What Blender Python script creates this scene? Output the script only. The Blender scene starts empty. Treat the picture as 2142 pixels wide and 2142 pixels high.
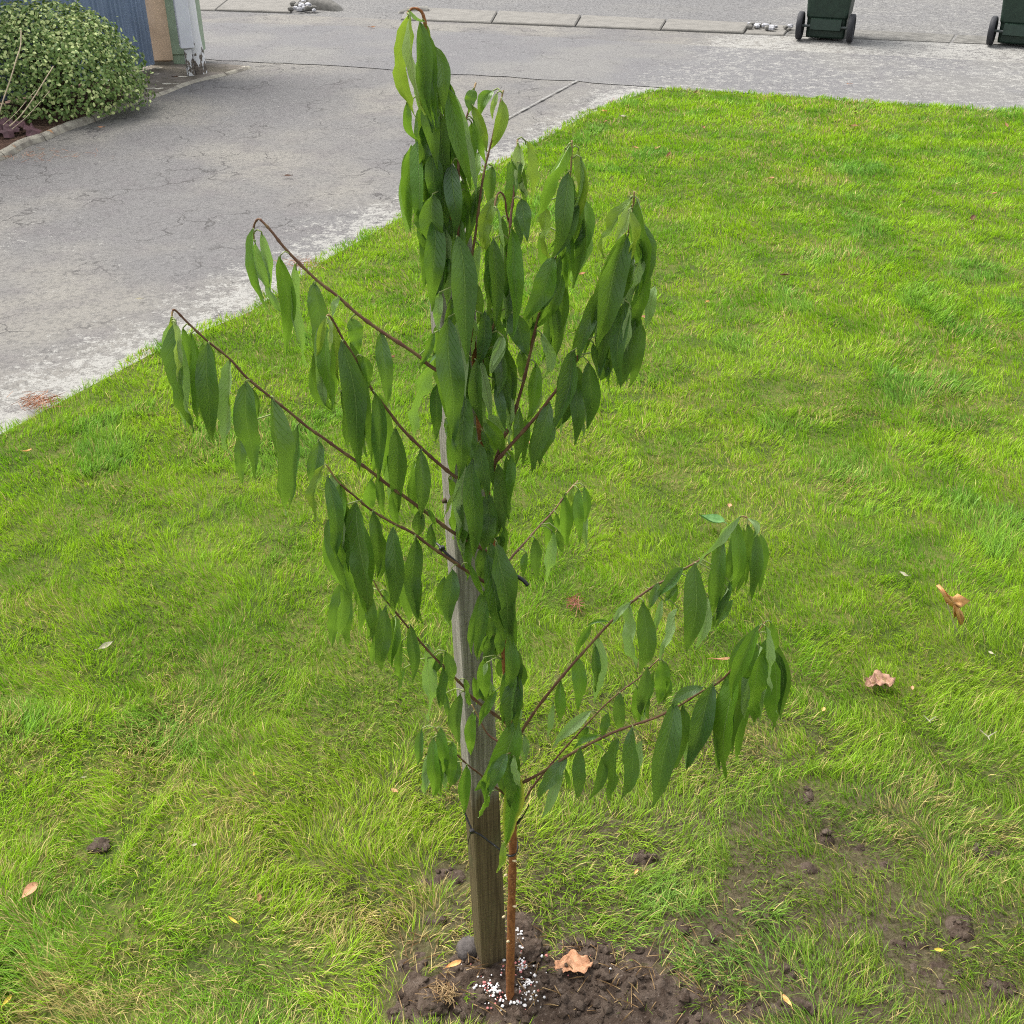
import bpy, bmesh, math, random
import numpy as np
from mathutils import Vector, Matrix

random.seed(7); RNG = np.random.default_rng(11)
SC = bpy.context.scene
COL = SC.collection

# ------------------------------------------------------------------ camera, sky, sun, exposure
CAM_H, PITCH, F = 1.63, math.radians(32.0), 2400.0      # F in pixels of a 2142 px wide frame
SP, CP = math.sin(PITCH), math.cos(PITCH)
cam_data = bpy.data.cameras.new('camera')
cam_data.sensor_width = 36.0; cam_data.lens = 36.0 * F / 2142.0
cam_data.clip_start = 0.05; cam_data.clip_end = 2000
cam = bpy.data.objects.new('camera', cam_data); COL.objects.link(cam)
cam.location = (0, 0, CAM_H); cam.rotation_euler = (math.pi / 2 - PITCH, 0, 0)
SC.camera = cam

SUN_EL, SUN_AZ = math.radians(58), math.radians(-55)    # azimuth from +Y, negative to the left
world = bpy.data.worlds.new('World'); SC.world = world; world.use_nodes = True
wt = world.node_tree; wt.nodes.clear()
sky = wt.nodes.new('ShaderNodeTexSky'); sky.sky_type = 'NISHITA'; sky.sun_disc = False
sky.sun_elevation = SUN_EL; sky.sun_rotation = SUN_AZ
sky.dust_density = 4.0; sky.air_density = 1.0; sky.ozone_density = 1.0
hsv = wt.nodes.new('ShaderNodeHueSaturation'); hsv.inputs['Saturation'].default_value = 0.22
bg = wt.nodes.new('ShaderNodeBackground'); bg.inputs['Strength'].default_value = 0.15
wo = wt.nodes.new('ShaderNodeOutputWorld')
wt.links.new(sky.outputs[0], hsv.inputs['Color']); wt.links.new(hsv.outputs[0], bg.inputs['Color'])
wt.links.new(bg.outputs[0], wo.inputs['Surface'])
sun_d = bpy.data.lights.new('sun', 'SUN'); sun_d.energy = 1.5; sun_d.angle = math.radians(28); sun_d.color = (1.0, 0.96, 0.9)
sun = bpy.data.objects.new('sun', sun_d); COL.objects.link(sun)
sdir = Vector((math.sin(SUN_AZ) * math.cos(SUN_EL), math.cos(SUN_AZ) * math.cos(SUN_EL), math.sin(SUN_EL)))
sun.rotation_euler = sdir.to_track_quat('Z', 'Y').to_euler(); sun.location = sdir * 20
SC.view_settings.view_transform = 'Standard'; SC.view_settings.look = 'None'
SC.view_settings.exposure = 1.15; SC.view_settings.gamma = 1.0; SC.view_settings.use_curve_mapping = False
SC.render.engine = 'CYCLES'
SC.cycles.max_bounces = 8; SC.cycles.transparent_max_bounces = 8
SC.cycles.filter_width = 1.1
try: SC.cycles.use_denoising = False
except Exception: pass

# ------------------------------------------------------------------ pixel <-> place helpers
def ray(px, py):
    u = (px - 1071.0) / F; v = (1071.0 - py) / F
    return Vector((u, CP + v * SP, -SP + v * CP))
def G(px, py, z=0.0):                       # ground point seen at a pixel of the photograph
    r = ray(px, py); t = (z - CAM_H) / r.z
    return Vector((r.x * t, r.y * t, z))
def P(px, py, d):                           # point at horizontal distance d
    r = ray(px, py); t = d / r.y
    return Vector((r.x * t, d, CAM_H + r.z * t))
def depth_of(p): return p.y * CP + (CAM_H - p.z) * SP

# ------------------------------------------------------------------ object helpers
def tag(o, label=None, cat=None, group=None, kind=None):
    if label: o['label'] = label
    if cat: o['category'] = cat
    if group: o['group'] = group
    if kind: o['kind'] = kind
    return o
def empty(name, loc):
    o = bpy.data.objects.new(name, None); COL.objects.link(o); o.location = loc
    o.empty_display_size = 0.05
    bpy.context.view_layer.update() if False else None
    return o
def mesh_obj(name, verts, faces, mat, parent=None, smooth=False, origin=None, mats=None, midx=None, uvs=None):
    me = bpy.data.meshes.new(name)
    if origin is None:
        origin = Vector((0, 0, 0))
    vs = [(v[0] - origin[0], v[1] - origin[1], v[2] - origin[2]) for v in verts]
    me.from_pydata(vs, [], faces)
    if mats:
        for m in mats: me.materials.append(m)
        if midx is not None: me.polygons.foreach_set('material_index', midx)
    else: me.materials.append(mat)
    if smooth: me.polygons.foreach_set('use_smooth', [True] * len(me.polygons))
    if uvs is not None:
        ul = me.uv_layers.new(name='UVMap')
        li = np.empty(len(me.loops), dtype=np.int32); me.loops.foreach_get('vertex_index', li)
        ul.data.foreach_set('uv', np.asarray(uvs, dtype=np.float32)[li].ravel())
    me.update()
    o = bpy.data.objects.new(name, me); COL.objects.link(o)
    o.location = origin
    if parent is not None:
        o.parent = parent
        # world offset of the parent chain (no rotation or scale on parents here)
        off = Vector((0, 0, 0)); p = parent
        while p is not None: off += p.location; p = p.parent
        o.location = Vector(origin) - off
    return o

class MB:
    def __init__(s): s.v = []; s.f = []; s.m = []
    def add(s, vs, fs, mi=0):
        b = len(s.v); s.v += [tuple(v) for v in vs]; s.f += [tuple(i + b for i in f) for f in fs]; s.m += [mi] * len(fs)
    def box(s, c, size, rz=0.0, mi=0, bev=0.0):
        cx, cy, cz = c; hx, hy, hz = size[0] / 2, size[1] / 2, size[2] / 2
        co, si = math.cos(rz), math.sin(rz)
        if bev <= 0:
            vs = [(x, y, z) for z in (-hz, hz) for (x, y) in ((-hx, -hy), (hx, -hy), (hx, hy), (-hx, hy))]
            fs = [(3, 2, 1, 0), (4, 5, 6, 7), (0, 1, 5, 4), (1, 2, 6, 5), (2, 3, 7, 6), (3, 0, 4, 7)]
        else:
            b = bev
            def ring(ix, iy, z): return [(-ix + b, -iy, z), (ix - b, -iy, z), (ix, -iy + b, z), (ix, iy - b, z), (ix - b, iy, z), (-ix + b, iy, z), (-ix, iy - b, z), (-ix, -iy + b, z)]
            vs = ring(hx - b, hy - b, -hz) + ring(hx, hy, -hz + b) + ring(hx, hy, hz - b) + ring(hx - b, hy - b, hz)
            fs = [tuple(range(7, -1, -1)), tuple(range(24, 32))]
            for r in range(3):
                for i in range(8):
                    j = (i + 1) % 8; fs.append((r * 8 + i, r * 8 + j, r * 8 + 8 + j, r * 8 + 8 + i))
        s.add([(cx + x * co - y * si, cy + x * si + y * co, cz + z) for x, y, z in vs], fs, mi)
    def tube(s, pts, rad, n=8, mi=0, cap=True):
        pts = [Vector(p) for p in pts]; k = len(pts)
        if not hasattr(rad, '__len__'): rad = [rad] * k
        ref = Vector((0.31, 0.87, 0.38)); vs = []
        for i in range(k):
            t = (pts[min(i + 1, k - 1)] - pts[max(i - 1, 0)]).normalized()
            a = t.cross(ref)
            if a.length < 1e-4: a = t.cross(Vector((1, 0, 0)))
            a.normalize(); b = t.cross(a); ref = b.cross(t) if False else ref
            for j in range(n):
                an = 2 * math.pi * j / n
                vs.append(pts[i] + (a * math.cos(an) + b * math.sin(an)) * rad[i])
        fs = []
        for i in range(k - 1):
            for j in range(n):
                j2 = (j + 1) % n; fs.append((i * n + j, i * n + j2, (i + 1) * n + j2, (i + 1) * n + j))
        if cap: fs.append(tuple(range(n - 1, -1, -1))); fs.append(tuple((k - 1) * n + j for j in range(n)))
        s.add(vs, fs, mi)
    def build(s, name, mats, parent=None, smooth=False, origin=None):
        if not isinstance(mats, (list, tuple)): mats = [mats]
        return mesh_obj(name, s.v, s.f, None, parent, smooth, origin, mats=mats, midx=s.m)

def smooth_path(pts, per=6):                # Catmull-Rom through tuples
    pts = [Vector(p) for p in pts]; out = []
    for i in range(len(pts) - 1):
        p0, p1, p2, p3 = pts[max(i - 1, 0)], pts[i], pts[i + 1], pts[min(i + 2, len(pts) - 1)]
        for k in range(per):
            t = k / per
            out.append(0.5 * ((2 * p1) + (p2 - p0) * t + (2 * p0 - 5 * p1 + 4 * p2 - p3) * t * t + (3 * p1 - p0 - 3 * p2 + p3) * t ** 3))
    out.append(pts[-1]); return out

# ------------------------------------------------------------------ numpy value noise
def vnoise(x, y, scale, seed=0):
    r = np.random.default_rng(seed); tab = r.random((256, 256))
    u = np.asarray(x) * scale + 1000.3; v = np.asarray(y) * scale + 1000.7
    iu = np.floor(u).astype(int); iv = np.floor(v).astype(int); fu = u - iu; fv = v - iv
    fu = fu * fu * (3 - 2 * fu); fv = fv * fv * (3 - 2 * fv)
    a = tab[iu & 255, iv & 255]; b = tab[(iu + 1) & 255, iv & 255]; c = tab[iu & 255, (iv + 1) & 255]; d = tab[(iu + 1) & 255, (iv + 1) & 255]
    return (a * (1 - fu) + b * fu) * (1 - fv) + (c * (1 - fu) + d * fu) * fv
def fbm(x, y, scale, seed=0, oct=3):
    s = 0; a = 1; t = 0
    for i in range(oct): s = s + a * vnoise(x, y, scale * 2 ** i, seed + i); t += a; a *= 0.5
    return s / t

# ------------------------------------------------------------------ materials
class Mat:
    def __init__(s, name, rough=0.8, spec=0.3):
        s.m = bpy.data.materials.new(name); s.m.use_nodes = True; s.t = s.m.node_tree; s.t.nodes.clear()
        s.out = s.n('ShaderNodeOutputMaterial'); s.b = s.n('ShaderNodeBsdfPrincipled')
        s.b.inputs['Roughness'].default_value = rough; s.b.inputs['Specular IOR Level'].default_value = spec
        s.l(s.b.outputs[0], s.out.inputs['Surface'])
    def n(s, t): return s.t.nodes.new(t)
    def l(s, a, b): s.t.links.new(a, b)
    def put(s, sock, v):
        if hasattr(v, 'is_linked') or isinstance(v, bpy.types.NodeSocket): s.l(v, sock)
        elif isinstance(v, tuple) and len(v) == 3 and sock.type == 'RGBA': sock.default_value = v + (1,)
        else: sock.default_value = v
    def pos(s): return s.n('ShaderNodeNewGeometry').outputs['Position']
    def obj(s): return s.n('ShaderNodeTexCoord').outputs['Object']
    def mapped(s, vec, scale=(1, 1, 1), rot=(0, 0, 0), loc=(0, 0, 0)):
        m = s.n('ShaderNodeMapping'); m.inputs['Scale'].default_value = scale; m.inputs['Rotation'].default_value = rot; m.inputs['Location'].default_value = loc
        s.l(vec, m.inputs['Vector']); return m.outputs[0]
    def noise(s, vec, scale, detail=4, rough=0.55, dist=0.0):
        n = s.n('ShaderNodeTexNoise'); s.l(vec, n.inputs['Vector']); n.inputs['Scale'].default_value = scale
        n.inputs['Detail'].default_value = detail; n.inputs['Roughness'].default_value = rough; n.inputs['Distortion'].default_value = dist
        return n.outputs['Fac']
    def voro(s, vec, scale, feature='F1'):
        n = s.n('ShaderNodeTexVoronoi'); n.feature = feature; s.l(vec, n.inputs['Vector']); n.inputs['Scale'].default_value = scale
        return n.outputs['Distance']
    def math(s, op, a, b=0.0, c=0.0):
        n = s.n('ShaderNodeMath'); n.operation = op
        s.put(n.inputs[0], a); s.put(n.inputs[1], b); s.put(n.inputs[2], c); return n.outputs[0]
    def step(s, v, lo, hi, a=0.0, b=1.0):
        if lo > hi: lo, hi, a, b = hi, lo, b, a
        n = s.n('ShaderNodeMapRange'); n.interpolation_type = 'SMOOTHSTEP'
        s.put(n.inputs['Value'], v); n.inputs['From Min'].default_value = lo; n.inputs['From Max'].default_value = hi
        n.inputs['To Min'].default_value = a; n.inputs['To Max'].default_value = b; return n.outputs[0]
    def mix(s, fac, a, b, mode='MIX'):
        n = s.n('ShaderNodeMix'); n.data_type = 'RGBA'; n.blend_type = mode
        s.put(n.inputs[0], fac); s.put(n.inputs[6], a); s.put(n.inputs[7], b); return n.outputs[2]
    def color(s, v): s.put(s.b.inputs['Base Color'], v); return s
    def bump(s, h, strength=0.5, dist=0.01):
        n = s.n('ShaderNodeBump'); n.inputs['Strength'].default_value = strength; n.inputs['Distance'].default_value = dist
        s.l(h, n.inputs['Height']); s.l(n.outputs[0], s.b.inputs['Normal']); return s
    def translucent(s, fac, col):
        t = s.n('ShaderNodeBsdfTranslucent'); s.put(t.inputs['Color'], col)
        mx = s.n('ShaderNodeMixShader'); mx.inputs[0].default_value = fac
        s.l(s.b.outputs[0], mx.inputs[1]); s.l(t.outputs[0], mx.inputs[2]); s.l(mx.outputs[0], s.out.inputs['Surface']); return s

# lawn outline (photo pixels of its edge, then continued outside the frame)
EDGE_PX = [(0, 897), (133, 826), (333, 721), (510, 649), (665, 543), (865, 432), (1109, 299), (1220, 238), (1330, 196), (1385, 184)]
EDGE = [G(*p) for p in EDGE_PX]
dl = (EDGE[-2] - EDGE[0]).normalized()
TOP = [G(*p) for p in ((1500, 190), (1660, 201), (1885, 216), (2142, 233))]
dt_ = (TOP[-1] - TOP[0]).normalized()
LAWN = [EDGE[0] - dl * 6] + EDGE + TOP + [TOP[-1] + dt_ * 6, Vector((9, -4, 0))]
en = Vector((-dl.y, dl.x, 0))               # points away from the lawn (to the left)
ec = en.dot(EDGE[0])
tn = Vector((-dt_.y, dt_.x, 0)); tc = tn.dot(TOP[0])

def edge_dist(m):                           # distance outside the lawn edges, in metres
    p = m.pos()
    def d(nv, c):
        n = m.n('ShaderNodeVectorMath'); n.operation = 'DOT_PRODUCT'; m.l(p, n.inputs[0]); n.inputs[1].default_value = nv
        return m.math('SUBTRACT', n.outputs['Value'], c)
    return d(en, ec), d(tn, tc), p

def asphalt(name, base, warm, lich=1.0, crack=0.6, speck=0.35, tint=0.5):
    m = Mat(name, 0.9, 0.2)
    d1, d2, p = edge_dist(m)
    fine = m.noise(p, 230, 3, 0.7); med = m.noise(p, 55, 4, 0.6); big = m.noise(p, 0.9, 3, 0.5); mid = m.noise(p, 4.5, 4, 0.6)
    c = m.mix(m.step(big, 0.42, 0.62), base, warm)
    c = m.mix(m.math('MULTIPLY', m.step(mid, 0.45, 0.7), tint), c, (base[0] * 0.82, base[1] * 0.76, base[2] * 0.80))
    c = m.mix(m.math('MULTIPLY', m.step(fine, 0.35, 0.7), speck), c, (0.26, 0.256, 0.245))
    c = m.mix(m.math('MULTIPLY', m.step(med, 0.55, 0.35), speck * 1.1), c, (0.075, 0.073, 0.071))
    # hairline cracks
    wp = m.n('ShaderNodeVectorMath'); wp.operation = 'ADD'
    nz = m.n('ShaderNodeTexNoise'); m.l(p, nz.inputs['Vector']); nz.inputs['Scale'].default_value = 9; nz.inputs['Detail'].default_value = 4
    sc = m.n('ShaderNodeVectorMath'); sc.operation = 'SCALE'; sc.inputs['Scale'].default_value = 0.22
    m.l(nz.outputs['Color'], sc.inputs[0]); m.l(p, wp.inputs[0]); m.l(sc.outputs[0], wp.inputs[1])
    cr = m.voro(wp.outputs[0], 3.3, 'DISTANCE_TO_EDGE')
    crm = m.math('MULTIPLY', m.step(cr, 0.022, 0.004), m.step(m.noise(p, 2.2, 3), 0.47, 0.6))
    c = m.mix(m.math('MULTIPLY', crm, crack), c, (0.07, 0.066, 0.063))
    # pale lichen scabs: thick along the lawn edges, scattered blotches elsewhere
    near = m.math('MAXIMUM', m.step(d1, 0.55, 0.0), m.math('MULTIPLY', m.step(d2, 0.75, 0.0, 0.0, 0.72), m.step(d1, 0.35, -0.1)))
    near = m.math('MULTIPLY', near, m.math('MULTIPLY', m.step(d1, -9.0, -3.0, 0.6, 1.0), 1.0))
    lf = m.math('ADD', m.math('ADD', m.math('MULTIPLY', m.noise(p, 20, 6, 0.75, 0.3), 0.62), m.math('MULTIPLY', m.noise(p, 95, 3, 0.7), 0.38)), m.math('MULTIPLY', near, 0.15 * lich))
    lf = m.math('ADD', lf, m.step(m.noise(p, 0.75, 2), 0.5, 0.75, 0.0, 0.06 * lich))
    lm = m.step(lf, 0.585, 0.675)
    lcol = m.mix(m.noise(p, 90, 2), (0.25, 0.245, 0.225), (0.36, 0.352, 0.325))
    c = m.mix(m.math('MULTIPLY', lm, 0.85), c, lcol)
    m.color(c)
    h = m.math('ADD', m.math('MULTIPLY', fine, 0.5), m.math('MULTIPLY', med, 0.6))
    h = m.math('SUBTRACT', m.math('ADD', h, m.math('MULTIPLY', lm, 0.3)), crm)
    m.bump(h, 0.55, 0.006)
    return m.m

M = {}
M['driveway'] = asphalt('driveway_asphalt', (0.124, 0.119, 0.117), (0.185, 0.173, 0.15), 1.0, 0.85, 0.42)
M['path'] = asphalt('footpath_asphalt', (0.135, 0.132, 0.134), (0.165, 0.16, 0.15), 0.6, 0.3, 0.25, 0.3)
M['road'] = asphalt('road_chipseal', (0.118, 0.115, 0.115), (0.14, 0.135, 0.127), 0.5, 0.2, 0.75, 0.3)

def simple(name, col, rough=0.7, spec=0.3, var=0.25, scale=20, bump=0.0, bscale=60, bdist=0.003, col2=None, metal=0.0):
    m = Mat(name, rough, spec); p = m.obj()
    n = m.noise(p, scale, 4, 0.6)
    c2 = col2 or tuple(x * (1 - var) for x in col)
    m.color(m.mix(m.step(n, 0.35, 0.68), col, c2)); m.b.inputs['Metallic'].default_value = metal
    if bump: m.bump(m.noise(p, bscale, 4, 0.6), bump, bdist)
    return m.m
M['concrete'] = simple('channel_concrete', (0.20, 0.19, 0.17), 0.9, 0.2, 0.2, 9, 0.4, 120, 0.003)
M['kerbstone'] = simple('kerb_concrete', (0.19, 0.183, 0.165), 0.9, 0.2, 0.4, 14, 0.5, 90, 0.004)
M['white_line'] = simple('pale_mortar', (0.27, 0.265, 0.25), 0.9, 0.2, 0.4, 30)
M['rubble'] = simple('white_rubble', (0.5, 0.5, 0.52), 0.8, 0.2, 0.5, 40)

# thatch and soil below the lawn
m = Mat('lawn_thatch', 0.95, 0.1); p = m.pos()
c = m.mix(m.step(m.noise(p, 60, 4), 0.35, 0.65), (0.08, 0.115, 0.02), (0.13, 0.125, 0.04))
c = m.mix(m.step(m.noise(p, 6, 3), 0.4, 0.65), c, (0.06, 0.085, 0.018))
vd = m.n('ShaderNodeVectorMath'); vd.operation = 'DISTANCE'; m.l(p, vd.inputs[0]); vd.inputs[1].default_value = (0.35, 1.15, 0.0)
worn = m.math('MULTIPLY', m.step(m.math('ADD', vd.outputs['Value'], m.math('MULTIPLY', m.noise(p, 9, 4), 0.9)), 1.5, 0.7), 0.9)
m.color(m.mix(worn, c, m.mix(m.step(m.noise(p, 90, 4, 0.7), 0.35, 0.7), (0.05, 0.036, 0.024), (0.11, 0.088, 0.058)))).bump(m.noise(p, 150, 3), 0.6, 0.01); M['thatch'] = m.m
m = Mat('garden_soil', 0.95, 0.15); p = m.pos()
c = m.mix(m.step(m.noise(p, 45, 5, 0.65), 0.35, 0.7), (0.046, 0.031, 0.022), (0.105, 0.079, 0.06))
m.color(m.mix(m.step(m.noise(p, 200, 2), 0.6, 0.75), c, (0.15, 0.12, 0.098))).bump(m.noise(p, 130, 4, 0.7), 0.8, 0.006); M['soil'] = m.m

m = Mat('grass_blade', 0.5, 0.25)
at = m.n('ShaderNodeAttribute'); at.attribute_name = 'tone'
m.color(at.outputs['Color']); m.translucent(0.38, at.outputs['Color']); M['grass'] = m.m

def leaf_mat(name, up, under, tr=(0.22, 0.40, 0.03), trf=0.28, edge=None, gloss=0.42, spots=False):
    m = Mat(name, gloss, 0.6)
    uv = m.n('ShaderNodeUVMap').outputs[0]; sp = m.n('ShaderNodeSeparateXYZ'); m.l(uv, sp.inputs[0])
    u, v = sp.outputs[0], sp.outputs[1]                 # u along the leaf, v across (-1..1 stored as 0..1)
    av = m.math('ABSOLUTE', m.math('MULTIPLY_ADD', v, 2.0, -1.0))
    oi = m.n('ShaderNodeObjectInfo').outputs['Random']
    rib = m.step(av, 0.075, 0.02)
    wv = m.math('ADD', m.math('MULTIPLY', u, 13.0), m.math('MULTIPLY', av, -2.3))
    saw = m.math('ABSOLUTE', m.math('SUBTRACT', m.math('FRACT', wv), 0.5))
    vein = m.math('MULTIPLY', m.step(saw, 0.10, 0.0), m.step(av, 0.95, 0.5))
    p = m.obj()
    n1 = m.noise(p, 35, 3); n2 = m.noise(p, 160, 3)
    c = m.mix(m.step(n1, 0.35, 0.68), up, tuple(x * 0.66 for x in up))
    rnd2 = m.math('FRACT', m.math('MULTIPLY', oi, 7.31))
    c = m.mix(m.math('MULTIPLY', rnd2, 0.4), c, tuple(x * 0.55 for x in up))
    c = m.mix(m.math('MULTIPLY', oi, 0.55), c, (up[0] * 1.5 + 0.01, up[1] * 1.22, up[2] * 0.85))
    c = m.mix(m.math('MULTIPLY', vein, 0.38), c, (up[0] * 2.0, up[1] * 1.6, up[2] * 2.0))
    c = m.mix(m.math('MULTIPLY', rib, 0.6), c, (0.20, 0.31, 0.08))
    if edge: c = m.mix(m.math('MULTIPLY', m.step(m.math('ADD', av, m.math('MULTIPLY', n1, 0.5)), 0.75, 1.2), 0.9), c, edge)
    if spots:
        c = m.mix(m.step(m.voro(m.mapped(uv, (9, 2.2, 1)), 3.0), 0.085, 0.05), c, (0.42, 0.46, 0.26))
    cu = m.mix(m.math('MULTIPLY', vein, 0.3), under, tuple(min(1, x * 1.3) for x in under))
    cu = m.mix(m.math('MULTIPLY', rib, 0.7), cu, (0.42, 0.48, 0.22))
    bf = m.n('ShaderNodeNewGeometry').outputs['Backfacing']
    m.color(m.mix(bf, c, cu))
    m.put(m.b.inputs['Roughness'], m.step(bf, 0, 1, gloss, 0.7))
    h = m.math('ADD', m.math('MULTIPLY', vein, -0.5), m.math('ADD', m.math('MULTIPLY', rib, -0.8), m.math('MULTIPLY', n2, 0.25)))
    m.bump(h, 0.6, 0.003)
    m.translucent(trf, tr); return m.m
UNDER = (0.25, 0.345, 0.155)
M['leaf_d'] = leaf_mat('leaf_mature', (0.043, 0.118, 0.019), UNDER)
M['leaf_s'] = leaf_mat('leaf_speckled', (0.042, 0.112, 0.021), UNDER, spots=True)
M['leaf_b'] = leaf_mat('leaf_bluish_sheen', (0.054, 0.128, 0.035), UNDER, gloss=0.30)  # bluish sky sheen worked into the base colour, over a lower roughness
M['leaf_g'] = leaf_mat('leaf_fresh', (0.065, 0.18, 0.012), (0.28, 0.40, 0.16), trf=0.34)
M['leaf_y'] = leaf_mat('leaf_young', (0.15, 0.275, 0.022), (0.33, 0.44, 0.16), (0.30, 0.44, 0.04), 0.33)
M['leaf_e'] = leaf_mat('leaf_yellow_edged', (0.065, 0.19, 0.018), (0.2, 0.32, 0.08), trf=0.25, edge=(0.50, 0.46, 0.05))
M['petiole'] = simple('petiole', (0.22, 0.27, 0.09), 0.6, 0.3, 0.2)

m = Mat('trunk_bark', 0.75, 0.25); p = m.obj()
c = m.mix(m.step(m.noise(m.mapped(p, (1, 1, 0.35)), 160, 4), 0.35, 0.68), (0.27, 0.105, 0.035), (0.15, 0.055, 0.02))
c = m.mix(m.step(m.noise(m.mapped(p, (1, 1, 2.2)), 240, 2), 0.62, 0.72), c, (0.38, 0.20, 0.09))
m.color(c).bump(m.noise(m.mapped(p, (1, 1, 1.8)), 260, 3), 0.6, 0.002); M['bark'] = m.m
m = Mat('twig_bark', 0.6, 0.3); p = m.obj()
m.color(m.mix(m.step(m.noise(p, 60, 3), 0.4, 0.65), (0.12, 0.055, 0.035), (0.16, 0.10, 0.045))); M['twig'] = m.m
M['twig_tip'] = simple('twig_tip', (0.30, 0.20, 0.09), 0.6, 0.3, 0.3)
M['bud'] = simple('pale_bud', (0.62, 0.5, 0.3), 0.7, 0.2)

m = Mat('stake_timber', 0.9, 0.15); p = m.obj(); wpos = m.pos()
sz = m.n('ShaderNodeSeparateXYZ'); m.l(wpos, sz.inputs[0]); z = sz.outputs[2]
grain = m.noise(m.mapped(p, (1, 1, 0.03)), 330, 5, 0.65); saw = m.noise(m.mapped(p, (0.05, 0.05, 1)), 420, 3, 0.7); blot = m.noise(m.mapped(p, (1, 1, 0.3)), 28, 4)
grey = m.mix(m.step(grain, 0.3, 0.72), (0.32, 0.30, 0.25), (0.14, 0.128, 0.10))
grey = m.mix(m.math('MULTIPLY', m.step(saw, 0.5, 0.68), 0.45), grey, (0.13, 0.12, 0.105))
wet = m.mix(m.step(grain, 0.3, 0.72), (0.14, 0.11, 0.055), (0.062, 0.046, 0.023))
wet = m.mix(m.math('MULTIPLY', m.step(saw, 0.52, 0.68), 0.5), wet, (0.05, 0.042, 0.022))
wet = m.mix(m.math('MULTIPLY', m.step(blot, 0.5, 0.7), 0.6), wet, (0.085, 0.095, 0.04))
zz = m.math('ADD', z, m.math('MULTIPLY', m.math('SUBTRACT', m.noise(m.mapped(p, (1, 1, 0.15)), 90, 3), 0.5), 0.10))
m.color(m.mix(m.step(zz, 0.365, 0.44), wet, grey)).bump(m.math('ADD', grain, m.math('MULTIPLY', saw, 0.7)), 0.5, 0.002); M['stake'] = m.m
M['black_plastic'] = simple('black_plastic', (0.012, 0.012, 0.013), 0.4, 0.5, 0.2)

M['bin_green'] = simple('bin_green_plastic', (0.020, 0.040, 0.027), 0.5, 0.35, 0.25, 30, 0.15, 300, 0.001)
M['bin_side'] = simple('bin_dusty_side', (0.020, 0.040, 0.027), 0.6, 0.3, 0.2, 12)
M['rubber'] = simple('tyre_rubber', (0.028, 0.029, 0.033), 0.65, 0.3, 0.2)
M['axle'] = simple('axle_steel', (0.07, 0.085, 0.08), 0.45, 0.5, 0.2)

M['fence_blue'] = simple('fence_blue_steel', (0.21, 0.275, 0.385), 0.5, 0.4, 0.18, 6)
M['plaster'] = simple('tan_plaster', (0.62, 0.46, 0.32), 0.85, 0.2, 0.15, 8, 0.2, 120, 0.002)
M['cab_green'] = simple('cabinet_green', (0.30, 0.385, 0.265), 0.55, 0.3, 0.15, 10)
M['sticker'] = simple('sticker_white', (0.6, 0.63, 0.62), 0.5, 0.3, 0.1)
M['sticker_ink'] = simple('sticker_ink', (0.25, 0.28, 0.28), 0.5, 0.3, 0.1)
M['cover'] = simple('pole_cover', (0.70, 0.71, 0.75), 0.55, 0.35, 0.12, 7)
m = Mat('peeling_paint', 0.85, 0.2); p = m.obj()
hz = m.n('ShaderNodeSeparateXYZ'); m.l(m.pos(), hz.inputs[0]); pm = m.step(m.math('ADD', m.noise(m.mapped(p, (1, 1, 0.45)), 34, 4, 0.6), m.step(hz.outputs[2], 0.02, 0.30, 0.0, -0.22)), 0.46, 0.50)
m.color(m.mix(pm, (0.74, 0.74, 0.74), m.mix(m.step(m.noise(p, 60, 3), 0.4, 0.6), (0.20, 0.17, 0.14), (0.11, 0.095, 0.08)))).bump(pm, 0.5, 0.003); M['peeling'] = m.m
m = Mat('garden_mulch', 0.95, 0.1); p = m.pos()
m.color(m.mix(m.step(m.noise(p, 50, 5, 0.7), 0.35, 0.7), (0.055, 0.032, 0.024), (0.19, 0.12, 0.085))).bump(m.noise(p, 60, 4), 0.9, 0.02); M['mulch'] = m.m
m = Mat('mossy_concrete', 0.95, 0.15); p = m.pos()
c = m.mix(m.step(m.noise(p, 5, 5, 0.65), 0.38, 0.62), (0.20, 0.175, 0.15), (0.125, 0.11, 0.085))
m.color(m.mix(m.step(m.noise(m.mapped(p, (1, 1.8, 1)), 7, 3, 0.5), 0.64, 0.66), c, (0.60, 0.57, 0.47))).bump(m.noise(p, 70, 4), 0.5, 0.005); M['mossy'] = m.m
m = Mat('edging_concrete', 0.9, 0.2); p = m.pos()
c = m.mix(m.step(m.noise(p, 14, 5, 0.65), 0.38, 0.66), (0.36, 0.335, 0.27), (0.20, 0.18, 0.15))
m.color(m.mix(m.step(m.noise(p, 9, 4, 0.6), 0.62, 0.7), c, (0.36, 0.20, 0.10))).bump(m.noise(p, 80, 4), 0.6, 0.006); M['edging'] = m.m
m = Mat('shrub_leaf', 0.42, 0.3)
at = m.n('ShaderNodeAttribute'); at.attribute_name = 'tone'
m.color(at.outputs['Color']); m.translucent(0.15, at.outputs['Color']); M['shrub'] = m.m
M['stem'] = simple('shrub_stem', (0.10, 0.07, 0.045), 0.9, 0.1)
M['straw'] = simple('dry_stalk', (0.52, 0.43, 0.29), 0.8, 0.2, 0.3)
M['purple'] = simple('purple_leaf', (0.115, 0.055, 0.062), 0.6, 0.3, 0.5, 25, 0.4, 60, 0.004)
M['stone'] = simple('grey_stone', (0.105, 0.092, 0.085), 0.9, 0.15, 0.35, 90, 0.6, 300, 0.003)
m = Mat('fertiliser_pellet', 0.7, 0.25)
at = m.n('ShaderNodeAttribute'); at.attribute_name = 'tone'; m.color(at.outputs['Color']); M['pellet'] = m.m
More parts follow.
